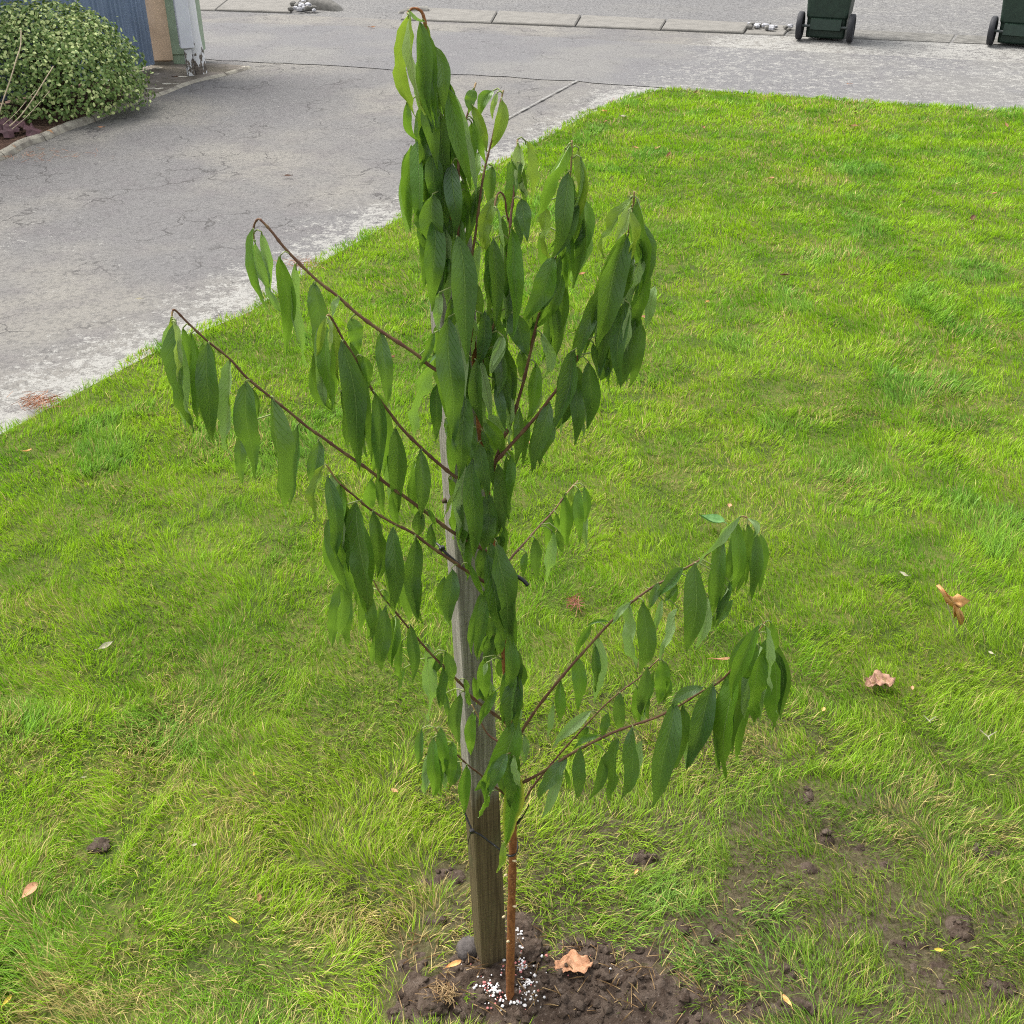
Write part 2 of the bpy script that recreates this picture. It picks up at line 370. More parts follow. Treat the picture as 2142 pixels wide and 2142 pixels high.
def dead(name, a, b, tr=0.12):
    m = Mat(name, 0.65, 0.25); p = m.obj()
    m.color(m.mix(m.step(m.noise(p, 70, 4), 0.38, 0.66), a, b)).bump(m.noise(p, 140, 3), 0.4, 0.003); m.translucent(tr, a); return m.m
M['tan'] = dead('dead_leaf_tan', (0.55, 0.30, 0.17), (0.38, 0.18, 0.09))
M['pink'] = dead('dead_leaf_pinkish', (0.46, 0.28, 0.19), (0.26, 0.13, 0.085))
M['brown'] = dead('dead_leaf_brown', (0.30, 0.15, 0.07), (0.16, 0.08, 0.04))
M['darkbrown'] = dead('dead_leaf_dark', (0.12, 0.055, 0.03), (0.07, 0.035, 0.02))
M['orange'] = dead('dead_leaf_orange', (0.78, 0.44, 0.18), (0.62, 0.30, 0.11))
M['yellow'] = dead('dead_leaf_yellow', (0.62, 0.46, 0.07), (0.45, 0.30, 0.05))
M['pale'] = dead('dead_leaf_pale', (0.45, 0.42, 0.30), (0.32, 0.29, 0.2))
M['greenpale'] = dead('fallen_green_leaf', (0.13, 0.27, 0.085), (0.08, 0.19, 0.05))
M['deadgrass'] = dead('dead_grass_roots', (0.36, 0.25, 0.12), (0.22, 0.13, 0.06))
M['redtwig'] = dead('red_needles', (0.36, 0.11, 0.08), (0.50, 0.25, 0.18))
M['rustneedle'] = dead('rust_needles', (0.34, 0.14, 0.07), (0.46, 0.25, 0.14))

# ------------------------------------------------------------------ the setting: road, driveway, footpath, channel
def jag(pts, step=0.12, amp=0.012):
    out = []; rj = random.Random(17)
    for i in range(len(pts)):
        a_, b_ = Vector(pts[i]).to_2d(), Vector(pts[(i + 1) % len(pts)]).to_2d(); n_ = max(1, int((b_ - a_).length / step))
        for k_ in range(n_): out.append(tuple(a_.lerp(b_, k_ / n_) + Vector((rj.gauss(0, amp), rj.gauss(0, amp)))))
    return out
def sheet(name, pts, z, mat, kind='structure', label=None):
    o = mesh_obj(name, [(p[0], p[1], z) for p in pts], [tuple(range(len(pts)))], mat)
    if o.data.polygons[0].normal.z < 0: o.data.flip_normals()
    o['kind'] = kind
    if label: o['label'] = label
    return o
ZD = -0.022
sheet('road', [(-300, -40), (300, -40), (300, 500), (-300, 500)], ZD - 0.008, M['road'], label='grey chip-seal road surface beyond the footpath')
kerb_near_l, kerb_near_r = G(300, 12), G(2300, 96)
sheet('driveway', [(-14, -6), (9, -6), tuple(G(2600, 125)[:2]), tuple(kerb_near_r[:2]), tuple(kerb_near_l[:2]), tuple(G(-700, -30)[:2])], ZD - 0.004, M['driveway'], label='worn grey asphalt driveway with cracks and white lichen along the lawn')
sheet('footpath', jag([G(150, 32)[:2], G(750, 50)[:2], G(1300, 80)[:2], G(2600, 150)[:2], G(2600, 262)[:2], G(1200, 163)[:2], G(690, 130)[:2], G(150, 104)[:2]]), ZD, M['path'], label='smoother pale asphalt footpath crossing behind the lawn')

LAWN_IN = [p - (en * 0.03 if i < len(EDGE) else Vector((0, 0.04, 0)) if i < len(LAWN) - 1 else Vector()) for i, p in enumerate(LAWN)]
lawn = sheet('lawn_ground', LAWN_IN, 0.0, M['thatch'], label='matted thatch under the lawn')
# pale mortar seam where the driveway meets the footpath
a, b = G(1050, 247), G(1207, 163)
mb = MB(); dirn = (b - a).normalized(); nn = Vector((-dirn.y, dirn.x, 0)); prev = None
pts = []
for i in range(25):
    t = i / 24; q = a.lerp(b, t); w = 0.007 + 0.005 * math.sin(i * 1.7) * math.sin(i * 0.6 + 1)
    pts.append((q + nn * w, q - nn * w))
vs = []; fs = []
for i, (l, r) in enumerate(pts):
    vs += [(l.x, l.y, ZD + 0.006), (r.x, r.y, ZD + 0.006)]
    if i: fs.append((2 * i - 2, 2 * i - 1, 2 * i + 1, 2 * i))
tag(mesh_obj('mortar_seam', vs, fs, M['white_line']), 'thin pale mortar seam between driveway and footpath', kind='structure')

# concrete street channel: separate slabs with open joints
def slab(parent, q, top, mat, name='slab', skew=0.0):
    # q: four ground corners near-left, near-right, far-right, far-left
    b = 0.012; c = sum(q, Vector()) / 4
    ins = [p + (c - p).normalized() * b for p in q]
    vs = [(p.x, p.y, ZD - 0.01) for p in q] + [(p.x, p.y, top - 0.008) for p in q] + [(p.x, p.y, top) for p in ins]
    fs = [(8, 9, 10, 11)]
    for r in (0, 4):
        for i in range(4):
            j = (i + 1) % 4; fs.append((r + i, r + j, r + 4 + j, r + 4 + i))
    return mesh_obj(name, vs, fs, mat, parent, origin=c)
chan = tag(empty('street_channel', G(1200, 40)), 'pale concrete gutter of long slabs running along the road edge', 'gutter')
def near_pt(x): return G(x, 42 + (x - 1000) * 0.0400)
def far_pt(x): return G(x, 18 + (x - 1000) * 0.0473)
js = [836, 1028, 1203, 1382, 1556]
for i in range(4):
    slab(chan, [near_pt(js[i] + 2), near_pt(js[i + 1] - 1), far_pt(js[i + 1] + 12), far_pt(js[i] + 15)], ZD + 0.012 + 0.003 * (i % 2), M['concrete'])
slab(chan, [near_pt(1558), near_pt(1640), far_pt(1655), far_pt(1572)], ZD + 0.006, M['concrete'])
slab(chan, [near_pt(1643), near_pt(1990), far_pt(2000), far_pt(1658)], ZD - 0.002, M['kerbstone'])
slab(chan, [near_pt(1993), near_pt(2400), far_pt(2410), far_pt(2003)], ZD - 0.002, M['kerbstone'])
# broken end of the channel beside the bin
mb = MB()
for k in range(26):
    px = random.uniform(1562, 1655); q = G(px, 53 + (px - 1562) * 0.08 + random.uniform(-5, 5))
    s = random.uniform(0.012, 0.04)
    mb.box((q.x, q.y, ZD + 0.016 + s * 0.3), (s * 1.6, s, s * 0.8), random.uniform(0, 3), 0 if random.random() < 0.45 else 1, s * 0.2)
tag(mb.build('broken_concrete', [M['rubble'], M['kerbstone']], origin=G(1600, 55)), 'crumbled concrete chips in the gutter beside the green bin', 'rubble', kind='stuff')
# channel left of the crossing
chan2 = tag(empty('crossing_slab', G(540, 12)), 'pale concrete crossing slab behind the white pole', 'slab')
slab(chan2, [G(452, 16), G(606, 21), G(640, -14), G(490, -14)], ZD + 0.012, M['concrete'])
slab(chan2, [G(330, 12), G(449, 16), G(487, -14), G(360, -14)], ZD + 0.006, M['concrete'])
def kerb_nose(name, a, b, w, h, label):
    mb = MB(); n = 12; vs = []; a = Vector(a); b = Vector(b); d = (b - a); s = Vector((-d.y, d.x, 0)).normalized()
    for i in range(n + 1):
        t = i / n; hh = h * (1 - t ** 2.2) ** 0.6 if t < 1 else 0.001
        ww = w * (1 - 0.55 * t)
        for k in range(9):
            an = math.pi * k / 8
            q = a + d * t + s * (math.cos(an) * ww); vs.append((q.x, q.y, ZD - 0.01 + math.sin(an) ** 0.6 * hh + 0.001))
    fs = [(i * 9 + k, i * 9 + k + 1, i * 9 + 10 + k, i * 9 + 9 + k) for i in range(n) for k in range(8)] + [tuple(range(9))]
    mb.add(vs, fs); o = mb.build(name, M['kerbstone'], None, True, origin=a)
    return tag(o, label, 'kerb')
kerb_nose('kerb_end', G(655, 14, ZD), G(713, 21, ZD), 0.10, 0.11, 'rounded grey kerb end beside the white rubble')
kerb_nose('kerb_end', G(895, 24, ZD), G(832, 25, ZD), 0.08, 0.055, 'low weathered kerb end behind the tree top')
mb = MB()
for k in range(46):
    q = G(random.gauss(632, 9), random.uniform(7, 21)); s = random.uniform(0.015, 0.045)
    mb.box((q.x, q.y, ZD + 0.004 + s * 0.5 + random.random() * 0.03 * (random.random())), (s * 1.3, s, s), random.uniform(0, 3), 0 if random.random() < 0.75 else 1, s * 0.25)
tag(mb.build('white_rubble', [M['rubble'], M['kerbstone']], origin=G(632, 15)), 'heap of white rubble against the rounded kerb end', 'rubble', kind='stuff')

# garden bed left of the driveway
EDG_PX = [(-160, 395), (0, 330), (45, 305), (85, 292), (130, 272), (190, 252), (262, 222), (330, 199), (400, 172), (470, 156), (520, 141)]
EDG = [G(*p, ZD) for p in EDG_PX]
bed = [tuple(p[:2]) for p in EDG[:7]] + [tuple(G(255, 176, ZD)[:2]), (-4.3, 8.4), (-7.5, 4.5)]
sheet('garden_bed', bed, ZD + 0.018, M['mulch'], label='brown bark mulch under the round shrub')
pave = [tuple(p[:2]) for p in EDG[6:]] + [tuple(G(470, 137, ZD)[:2]), tuple(G(320, 128, ZD)[:2]), tuple(G(255, 150, ZD)[:2]), tuple(G(245, 190, ZD)[:2])]
sheet('mossy_apron', pave, ZD + 0.010, M['mossy'], label='dirty mossy concrete apron in front of the blue fence')
edg = tag(empty('garden_edging', G(130, 272, ZD)), 'low concrete garden edging along the left side of the driveway', 'edging')
sp = smooth_path(EDG, 3)
for i in range(0, len(sp) - 3, 3):
    seg = sp[i:i + 4]; q0, q1 = seg[0], seg[-1]
    vs = []; fs = []
    w = 0.05 if i < 18 else 0.03; h = 0.034 if i < 18 else 0.016
    for k, q in enumerate(seg):
        dd = (seg[min(k + 1, 3)] - seg[max(k - 1, 0)]).normalized(); s = Vector((-dd.y, dd.x, 0))
        if k == 0: q = q + dd * 0.002
        if k == 3: q = q - dd * 0.002
        jj = random.uniform(-0.003, 0.003)
        for (o_, z_) in ((-w / 2 - 0.012, 0), (-w / 2, h * 0.7 + jj), (-w / 2 + 0.015, h + jj), (w / 2 - 0.015, h + jj), (w / 2, h * 0.7 + jj), (w / 2 + 0.012, 0)):
            p_ = q + s * o_; vs.append((p_.x, p_.y, ZD - 0.003 + z_))
        if k:
            for c_ in range(5): fs.append(((k - 1) * 6 + c_, (k - 1) * 6 + c_ + 1, k * 6 + c_ + 1, k * 6 + c_))
    fs += [(0, 1, 2, 3, 4, 5), tuple(18 + j for j in (5, 4, 3, 2, 1, 0))]
    mesh_obj('edging_block', vs, fs, M['edging'], edg, origin=q0.lerp(q1, 0.5))

# ------------------------------------------------------------------ blue fence, pillar, cabinet, pole
fa, fb = G(326, 143, ZD), G(278, 155, ZD); fd = (fb - fa).normalized()
fence = tag(empty('corrugated_fence', fa), 'blue-grey corrugated steel fence behind the round shrub', 'fence')
PW, FH = 0.78, 1.75
fnrm = Vector((fd.y, -fd.x, 0));  fnrm = fnrm if fnrm.x > 0 else -fnrm      # towards the driveway
widths = [0.62, 0.86, 0.86, 0.86, 0.86]; s0 = 0.0
for k, wd in enumerate(widths):
    vs = []; fs = []; n = int(wd / 0.008)
    for i in range(n + 1):
        s = s0 + 0.004 + (wd - 0.008) * i / n
        ph = (s / 0.038) % 1.0
        off = 0.0 if ph < 0.45 else (0.011 if 0.55 < ph < 0.9 else 0.0055)
        q = fa + fd * s + fnrm * (off + 0.004 * (k % 2))
        vs += [(q.x, q.y, ZD + 0.03), (q.x, q.y, ZD + FH)]
        if i: fs.append((2 * i - 2, 2 * i, 2 * i + 1, 2 * i - 1))
    mesh_obj('panel', vs, fs, M['fence_blue'], fence, origin=fa + fd * (s0 + wd / 2))
    s0 += wd
mb = MB()
for zz in (0.25, 1.0, 1.6):
    c = fa + fd * (s0 / 2) - fnrm * 0.035
    mb.box((c.x, c.y, ZD + zz), (s0, 0.04, 0.07), math.atan2(fd.y, fd.x))
mb.build('rail', M['stem'], fence, origin=fa)
pil_c = G(340, 139, ZD) + Vector((-0.005, 0.085, 0))
rz = math.atan2(fd.y, fd.x) + math.pi / 2
pillar = tag(empty('plaster_pillar', pil_c), 'tan plastered pillar at the end of the blue fence', 'pillar')
mb = MB(); mb.box((pil_c.x, pil_c.y, ZD + 0.03 + 0.92), (0.15, 0.16, 1.84), 0.1, 0, 0.012); mb.build('shaft', M['plaster'], pillar, origin=pil_c)
mb = MB(); mb.box((pil_c.x, pil_c.y, ZD + 1.90), (0.19, 0.22, 0.05), 0.1, 0, 0.012); mb.build('cap', M['plaster'], pillar, origin=pil_c)
mb = MB(); mb.box((pil_c.x, pil_c.y, ZD + 0.014), (0.15, 0.175, 0.03), 0.1); mb.build('footing', M['mossy'], pillar, origin=pil_c)

cc = G(381, 138, ZD) + Vector((0.0, 0.12, 0)); CR = 0.02
cab = tag(empty('utility_cabinet', cc), 'green utility cabinet standing behind the white pole', 'utility box')
mb = MB(); mb.box((cc.x, cc.y, ZD + 0.035), (0.235, 0.2, 0.07), CR, 0, 0.004); mb.build('plinth', M['cab_green'], cab, origin=cc)
mb = MB(); mb.box((cc.x, cc.y, ZD + 0.075 + 0.185), (0.262, 0.22, 0.375), CR, 0, 0.006); mb.build('body', M['cab_green'], cab, origin=cc)
mb = MB(); mb.box((cc.x, cc.y, ZD + 0.465), (0.285, 0.25, 0.035), CR, 0, 0.008); mb.build('lid', M['cab_green'], cab, origin=cc)
stk = cc + Vector((0.098, -0.1125, 0))
mb = MB(); mb.box((stk.x, stk.y, ZD + 0.365), (0.045, 0.003, 0.16), CR); st = mb.build('sticker', M['sticker'], cab, origin=stk)
mb = MB()
for k, (dx, dz, w_, h_) in enumerate(((0.0, 0.03, 0.012, 0.016), (0.006, 0.012, 0.01, 0.006), (-0.004, -0.02, 0.022, 0.004), (-0.002, -0.03, 0.026, 0.004))):
    mb.box((stk.x + dx, stk.y - 0.0028, ZD + 0.365 + dz), (w_, 0.0015, h_), CR)
mb.build('print', M['sticker_ink'], st, origin=stk)
pb = G(411, 157, ZD)
pole = tag(empty('service_pole', pb), 'white service pole with peeling paint at its foot', 'pole')
mb = MB(); n = 10; zs = [0.0, 0.05, 0.12, 0.2, 0.28, 0.5, 1.0, 1.6, 2.4]; vs = []
for zi, z_ in enumerate(zs):
    for j in range(n):
        an = 2 * math.pi * j / n; r = 0.060 * (1 - 0.04 * zi) + 0.004 * math.sin(3 * an + zi)
        lean = -0.012 * z_
        vs.append((pb.x + 0.012 + lean + math.cos(an) * r, pb.y + 0.02 + math.sin(an) * r, ZD + z_))
fs = [(i * n + j, i * n + (j + 1) % n, (i + 1) * n + (j + 1) % n, (i + 1) * n + j) for i in range(len(zs) - 1) for j in range(n)]
fs.append(tuple((len(zs) - 1) * n + j for j in range(n)))
mb.add(vs, fs); mb.build('post', M['peeling'], pole, True, origin=pb)
mb = MB(); mb.box((pb.x - 0.022, pb.y - 0.062, ZD + 0.09), (0.05, 0.03, 0.18), 0.25, 0, 0.004); mb.build('conduit', M['peeling'], pole, origin=pb)
mb = MB(); mb.box((pb.x - 0.025, pb.y - 0.058, ZD + 0.19 + 1.1), (0.088, 0.085, 2.2), 0.35, 0, 0.005); mb.build('cover', M['cover'], pole, origin=pb)

# ------------------------------------------------------------------ clipped round shrub
sc_ = G(112, 232, ZD); SRX, SRY, SRZ = 0.575, 0.47, 0.615
shrub = tag(empty('round_shrub', sc_), 'rounded dense shrub with small glossy leaves in front of the blue fence', 'shrub')
NL = 15000
th = RNG.random(NL) * 2 * np.pi; ph = np.arccos(1 - RNG.random(NL) * 1.15)
lump = 0.88 + 0.22 * fbm(th * 2.0, ph * 3.0, 2.2, 5)
sprig = np.clip((vnoise(th * 6, ph * 9, 1.7, 8) - 0.72) * 0.7, 0, 0.16) * RNG.random(NL)
rr = lump * (1 - 0.30 * RNG.random(NL) ** 2.2) * (1 + sprig)
ex = np.sign(np.cos(th)) * np.abs(np.cos(th)); ey = np.sin(th)
sinp = np.abs(np.sin(ph)) ** 0.8; cosp = np.cos(ph)
nx, ny, nz = sinp * ex, sinp * ey, cosp
px_ = sc_.x + nx * SRX * rr; py_ = sc_.y + ny * SRY * rr; pz_ = ZD + 0.14 + nz * (SRZ - 0.14) * rr
pz_ = np.where(nz < 0, ZD + 0.03 + (0.11) * (1 + nz / 0.16).clip(0, 1), pz_)
keep = ((px_ - fa.x) * fnrm.x + (py_ - fa.y) * fnrm.y) > 0.02
px_, py_, pz_, nx, ny, nz = [a_[keep] for a_ in (px_, py_, pz_, nx, ny, nz)]
NL = len(px_)
C0 = np.stack([px_, py_, pz_], 1); Nv = np.stack([nx, ny, nz * 0.9 + 0.25], 1) + RNG.normal(0, 0.55, (NL, 3))
Nv /= np.linalg.norm(Nv, axis=1)[:, None]
A = np.cross(Nv, RNG.normal(0, 1, (NL, 3))); A /= np.linalg.norm(A, axis=1)[:, None]; B = np.cross(Nv, A)
L_ = (0.0095 + 0.006 * RNG.random(NL))[:, None]
V = np.stack([C0 - A * L_, C0 - A * L_ * 0.2 + B * L_ * 0.55 + Nv * L_ * 0.15, C0 + A * L_ * 0.6 + B * L_ * 0.5 + Nv * L_ * 0.1, C0 + A * L_, C0 + A * L_ * 0.6 - B * L_ * 0.5 + Nv * L_ * 0.1, C0 - A * L_ * 0.2 - B * L_ * 0.55 + Nv * L_ * 0.15], 1).reshape(-1, 3)
idx = np.arange(NL)[:, None] * 6 + np.array([0, 1, 2, 3, 4, 5])[None]
tone = np.empty((NL, 3)); base1 = np.array([0.25, 0.36, 0.10]); base2 = np.array([0.58, 0.66, 0.27]); base3 = np.array([0.11, 0.19, 0.05])
t1 = RNG.random(NL)[:, None]; pale_share = np.clip((pz_ - 0.25) * 1.6, 0, 1)[:, None] * 0.5 + 0.22  # share of pale yellow-green leaves rises with height
tone = base3 * (1 - t1) + base1 * t1; tone = np.where(RNG.random(NL)[:, None] < pale_share, base2 * (0.7 + 0.5 * t1), tone)
me = bpy.data.meshes.new('foliage'); me.from_pydata((V - np.array(sc_)).tolist(), [], idx.tolist())
ca = me.attributes.new('tone', 'FLOAT_COLOR', 'POINT'); cols = np.ones((NL * 6, 4), np.float32); cols[:, :3] = np.repeat(tone, 6, 0); ca.data.foreach_set('color', cols.ravel())
me.materials.append(M['shrub']); o = bpy.data.objects.new('foliage', me); COL.objects.link(o); o.parent = shrub; o['kind'] = 'stuff'
mb = MB()
for k in range(26):
    a_ = random.uniform(0, 6.28); e_ = random.uniform(0.2, 1.0); tip = Vector((sc_.x + math.cos(a_) * e_ * SRX * 0.8, sc_.y + math.sin(a_) * e_ * SRY * 0.8, ZD + SRZ * math.sqrt(1 - (e_ * 0.85) ** 2) * 0.88))
    b0 = Vector((sc_.x + math.cos(a_) * 0.04, sc_.y + math.sin(a_) * 0.04, ZD)); mid_ = b0.lerp(tip, 0.5) + Vector((0, 0, -0.03))
    mb.tube([b0, mid_, tip], [0.009, 0.006, 0.002], 5)
mb.build('stem', M['stem'], shrub, origin=sc_)

# dry stalks and the purple-leaved plant at the left edge of the frame
def stalk(pts, d0, d1, r, label):
    n = len(pts); pp = [P(x, y, d0 + (d1 - d0) * i / (n - 1)) for i, (x, y) in enumerate(pts)]
    mb = MB(); mb.tube(smooth_path(pp, 4), [r] + [r * 0.8] * (len(smooth_path(pp, 4)) - 2) + [r * 0.4], 5)
    o = mb.build('dry_stalk', M['straw'], None, True, origin=pp[0]); tag(o, label, 'stalk', 'dry stalks beside the shrub')
stalk([(-4, 245), (8, 205), (22, 165), (34, 125), (43, 96), (44, 62)], 6.35, 6.7, 0.0045, 'leftmost dry stalk standing nearly upright against the shrub')
stalk([(20, 264), (45, 240), (70, 205), (95, 165), (112, 138)], 6.35, 6.65, 0.0038, 'thickest dry stalk leaning right across the shrub')
stalk([(6, 262), (35, 235), (60, 205), (76, 188)], 6.38, 6.66, 0.002, 'thin dry stalk just left of the thickest one')
stalk([(25, 270), (55, 245), (85, 212), (104, 190)], 6.33, 6.6, 0.002, 'thin dry stalk just right of the thickest one')
pp0 = G(6, 290, ZD); pur = tag(empty('purple_plant', pp0), 'low plant with crinkled purple leaves behind the edging', 'plant')
for k in range(16):
    a_ = k * 2.399; r_ = 0.03 + 0.012 * k; c_ = pp0 + Vector((math.cos(a_) * r_, math.sin(a_) * r_ * 0.7 + 0.03, 0.02 + 0.07 * (1 - k / 22)))
    vs = [tuple(c_)]; R_ = random.uniform(0.035, 0.06); nrm = Vector((math.cos(a_) * 0.5, math.sin(a_) * 0.5 - 0.2, 0.8)).normalized(); ax = nrm.orthogonal().normalized(); ay = nrm.cross(ax)
    for j in range(14):
        an = j / 14 * 2 * math.pi; rj = R_ * (0.8 + 0.2 * math.cos(an * 5) + random.uniform(-0.1, 0.1))
        q = c_ + ax * math.cos(an) * rj + ay * math.sin(an) * rj + nrm * (random.uniform(-0.012, 0.012) - 0.008); vs.append(tuple(q))
    mesh_obj('leaf', vs, [(0, 1 + j, 1 + (j + 1) % 14) for j in range(14)], M['purple'], pur, True, origin=c_)

# ------------------------------------------------------------------ wheelie bins
def wheelie_bin(loc, rz, label):
    root = tag(empty('wheelie_bin', loc), label, 'bin', 'green wheelie bins on the footpath')
    def T(v): co, si = math.cos(rz), math.sin(rz); return (loc[0] + v[0] * co - v[1] * si, loc[1] + v[0] * si + v[1] * co, loc[2] + v[2])
    def put(mb, name, mat, parent=root, smooth=False):
        mb.v = [T(v) for v in mb.v]; return mb.build(name, mat, parent, smooth, origin=Vector(loc))
    def ring(w, y0, y1, z, r):           # rounded rectangle, 4 points a corner
        out = []
        for (cx, cy, a0) in ((w / 2 - r, y1 - r, 0), (-w / 2 + r, y1 - r, 90), (-w / 2 + r, y0 + r, 180), (w / 2 - r, y0 + r, 270)):
            for k in range(4):
                an = math.radians(a0 + 30 * k); out.append((cx + math.cos(an) * r, cy + math.sin(an) * r, z))
        return out
    mb = MB(); vs = []; prof = [(0.295, 0.02, 0.34, 0.018, 0.02), (0.30, 0.012, 0.35, 0.03, 0.025), (0.305, 0.012, 0.36, 0.155, 0.025), (0.318, 0.0, 0.375, 0.175, 0.025), (0.395, -0.02, 0.44, 0.70, 0.03), (0.40, -0.02, 0.445, 0.76, 0.03), (0.43, -0.035, 0.46, 0.765, 0.035), (0.43, -0.035, 0.46, 0.79, 0.035)]
    for (w, y0, y1, z, r) in prof: vs += ring(w, y0, y1, z, r)
    fs = [tuple(range(15, -1, -1))] + [(i * 16 + j, i * 16 + (j + 1) % 16, (i + 1) * 16 + (j + 1) % 16, (i + 1) * 16 + j) for i in range(len(prof) - 1) for j in range(16)]
    mb.add(vs, fs); put(mb, 'body', M['bin_green'])
    mb = MB(); w = 0.118
    vs = [(-w, 0.011, 0.165), (w, 0.011, 0.165), (w, -0.022, 0.160), (-w, -0.022, 0.160), (-w, -0.036, 0.085), (w, -0.036, 0.085), (w, 0.011, 0.072), (-w, 0.011, 0.072)]
    mb.add(vs, [(0, 1, 2, 3), (3, 2, 5, 4), (4, 5, 6, 7), (1, 6, 5, 2), (0, 3, 4, 7)]); put(mb, 'axle_housing', M['bin_green'])
    mb = MB(); mb.tube([(-0.2, -0.008, 0.105), (0.2, -0.008, 0.105)], 0.010, 10); put(mb, 'axle', M['axle'])
    for s in (-1, 1):
        def lathe(prof_, n=32):
            mb = MB(); vs = []
            for (x, r) in prof_:
                for j in range(n): an = 2 * math.pi * j / n; vs.append((s * x, -0.008 + math.cos(an) * r, 0.105 + math.sin(an) * r))
            k = len(prof_); fs = [(i * n + j, i * n + (j + 1) % n, (i + 1) * n + (j + 1) % n, (i + 1) * n + j) for i in range(k - 1) for j in range(n)]
            mb.add(vs, fs); return mb
        wh = put(lathe([(0.176, 0.080), (0.174, 0.096), (0.180, 0.104), (0.212, 0.104), (0.219, 0.096), (0.217, 0.080)]), 'wheel', M['rubber'], root, True)
        put(lathe([(0.186, 0.012), (0.188, 0.03), (0.190, 0.06), (0.178, 0.078), (0.216, 0.079), (0.206, 0.062), (0.203, 0.03), (0.214, 0.025), (0.214, 0.0)]), 'rim', M['rubber'], wh)
    mb = MB(); vs = []
    for (w_, y0, y1, z, r) in ((0.445, -0.045, 0.475, 0.788, 0.04), (0.45, -0.047, 0.48, 0.81, 0.04), (0.42, -0.03, 0.45, 0.835, 0.05), (0.2, 0.08, 0.3, 0.85, 0.05)): vs += ring(w_, y0, y1, z, r)
    mb.add(vs, [tuple(range(48, 64))] + [(i * 16 + j, i * 16 + (j + 1) % 16, (i + 1) * 16 + (j + 1) % 16, (i + 1) * 16 + j) for i in range(3) for j in range(16)]); put(mb, 'lid', M['bin_green'])
    mb = MB(); mb.tube([(-0.17, -0.03, 0.80), (-0.17, -0.085, 0.815), (0.17, -0.085, 0.815), (0.17, -0.03, 0.80)], 0.012, 8); put(mb, 'handle', M['bin_green'])
    return root
wheelie_bin(G(1725, 87, ZD + 0.001) + Vector((0, 0.03, 0)), math.radians(-20), 'dark green wheelie bin on the footpath, seen whole from its wheels')
wheelie_bin(G(2129, 100, ZD + 0.001) + Vector((0, 0.03, 0)), math.radians(-27), 'dark green wheelie bin cut off by the right edge of the photo')

# ------------------------------------------------------------------ tree
D0 = 1.138
REG = {4: (760, 0, 3.45), 5: (960, 260, 3.018), 6: (340, 420, 2.842), 7: (620, 900, 3.22), 8: (1040, 1000, 2.542), 1: (820, 1450, 2.79), 2: (800, 480, 3.715)}
def rp(r, x, y): a_ = REG[r]; return (a_[0] + x / a_[2], a_[1] + y / a_[2])
tree = tag(empty('young_tree', G(1068, 2093)), 'young wilting tree with long drooping leaves tied to a wooden stake', 'tree')
BR = {}                                       # name -> (pixel points with depth)
def branch_pts(pts, d0, d1):
    n = len(pts); return [(x, y, d0 + (d1 - d0) * i / (n - 1)) for i, (x, y) in enumerate(pts)]
BR['leader'] = [(1067, 2100, D0), (1068, 1990, D0), (1071, 1850, D0), (1073, 1720, D0), (1069, 1600, D0), (1064, 1500, D0), (1058, 1400, D0), (1046, 1280, D0), (1032, 1150, D0), (1016, 1000, D0), (998, 840, D0), (984, 660, D0), (946, 470, D0 + .02), (914, 300, D0 + .01), (898, 170, D0), (893, 80, D0 - .02), (886, 34, D0 - .02), (876, 20, D0 - .02), (862, 18, D0 - .02), (852, 28, D0 - .02)]
def R(r, *pts): return [rp(r, x, y) for (x, y) in pts]
BR['b1'] = branch_pts([(990, 815)] + R(6, (1610, 995), (1500, 905), (1300, 775), (1150, 665), (1045, 570), (905, 460), (735, 290), (655, 190), (600, 130), (570, 108), (548, 135), (540, 180), (545, 240)), D0, D0 + .03)
BR['b2'] = branch_pts([(1030, 1160)] + R(7, (1060, 690), (930, 595), (740, 455), (620, 370), (500, 275), (400, 205), (290, 130), (180, 50), (80, -18)) + R(6, (760, 1260), (640, 1165), (500, 1050), (400, 940), (275, 840), (150, 725), (75, 650), (58, 665), (55, 720)), D0, D0 - .06)
BR['b3'] = branch_pts([(1012, 1060), (975, 1010)] + R(6, (1740, 1640), (1640, 1560), (1545, 1475), (1420, 1350), (1340, 1245), (1250, 1130), (1180, 1000), (1110, 880), (1065, 810), (1030, 740), (990, 680), (975, 690)), D0, D0 - .02)
BR['b4'] = branch_pts([(1040, 1235)] + R(7, (1280, 1030), (1150, 950), (1020, 860), (900, 780), (780, 690), (650, 625), (500, 535), (400, 450), (280, 345), (205, 235)), D0, D0 - .10)
BR['b5'] = branch_pts([(1062, 1525)] + R(1, (660, 170), (530, 75), (440, 0)) + R(7, (1130, 1730), (1040, 1640), (930, 1530), (840, 1430), (730, 1300), (640, 1190), (560, 1090), (520, 1010)), D0, D0 - .05)
BR['b6'] = branch_pts([(1068, 1670)] + R(1, (560, 515), (510, 470), (450, 425), (385, 365), (300, 280), (250, 200)), D0, D0 - .02)
BR['b6b'] = branch_pts([(1060, 1560)] + R(1, (565, 245), (510, 150), (465, 65)), D0, D0 + .02)
BR['b7'] = branch_pts([(1069, 1590)] + R(8, (80, 1465), (125, 1360), (200, 1240), (300, 1110), (400, 990), (490, 890), (580, 790), (680, 690), (810, 590), (900, 540), (1000, 480), (1100, 420), (1200, 320), (1270, 225), (1305, 203), (1335, 215)), D0, D0 + .02)
BR['b8'] = branch_pts([(1071, 1660)] + R(8, (100, 1640), (230, 1570), (370, 1480), (480, 1420), (600, 1360), (720, 1315), (840, 1275), (960, 1215), (1080, 1140), (1165, 1095), (1240, 1025), (1330, 900), (1425, 765)), D0, D0 - .10)
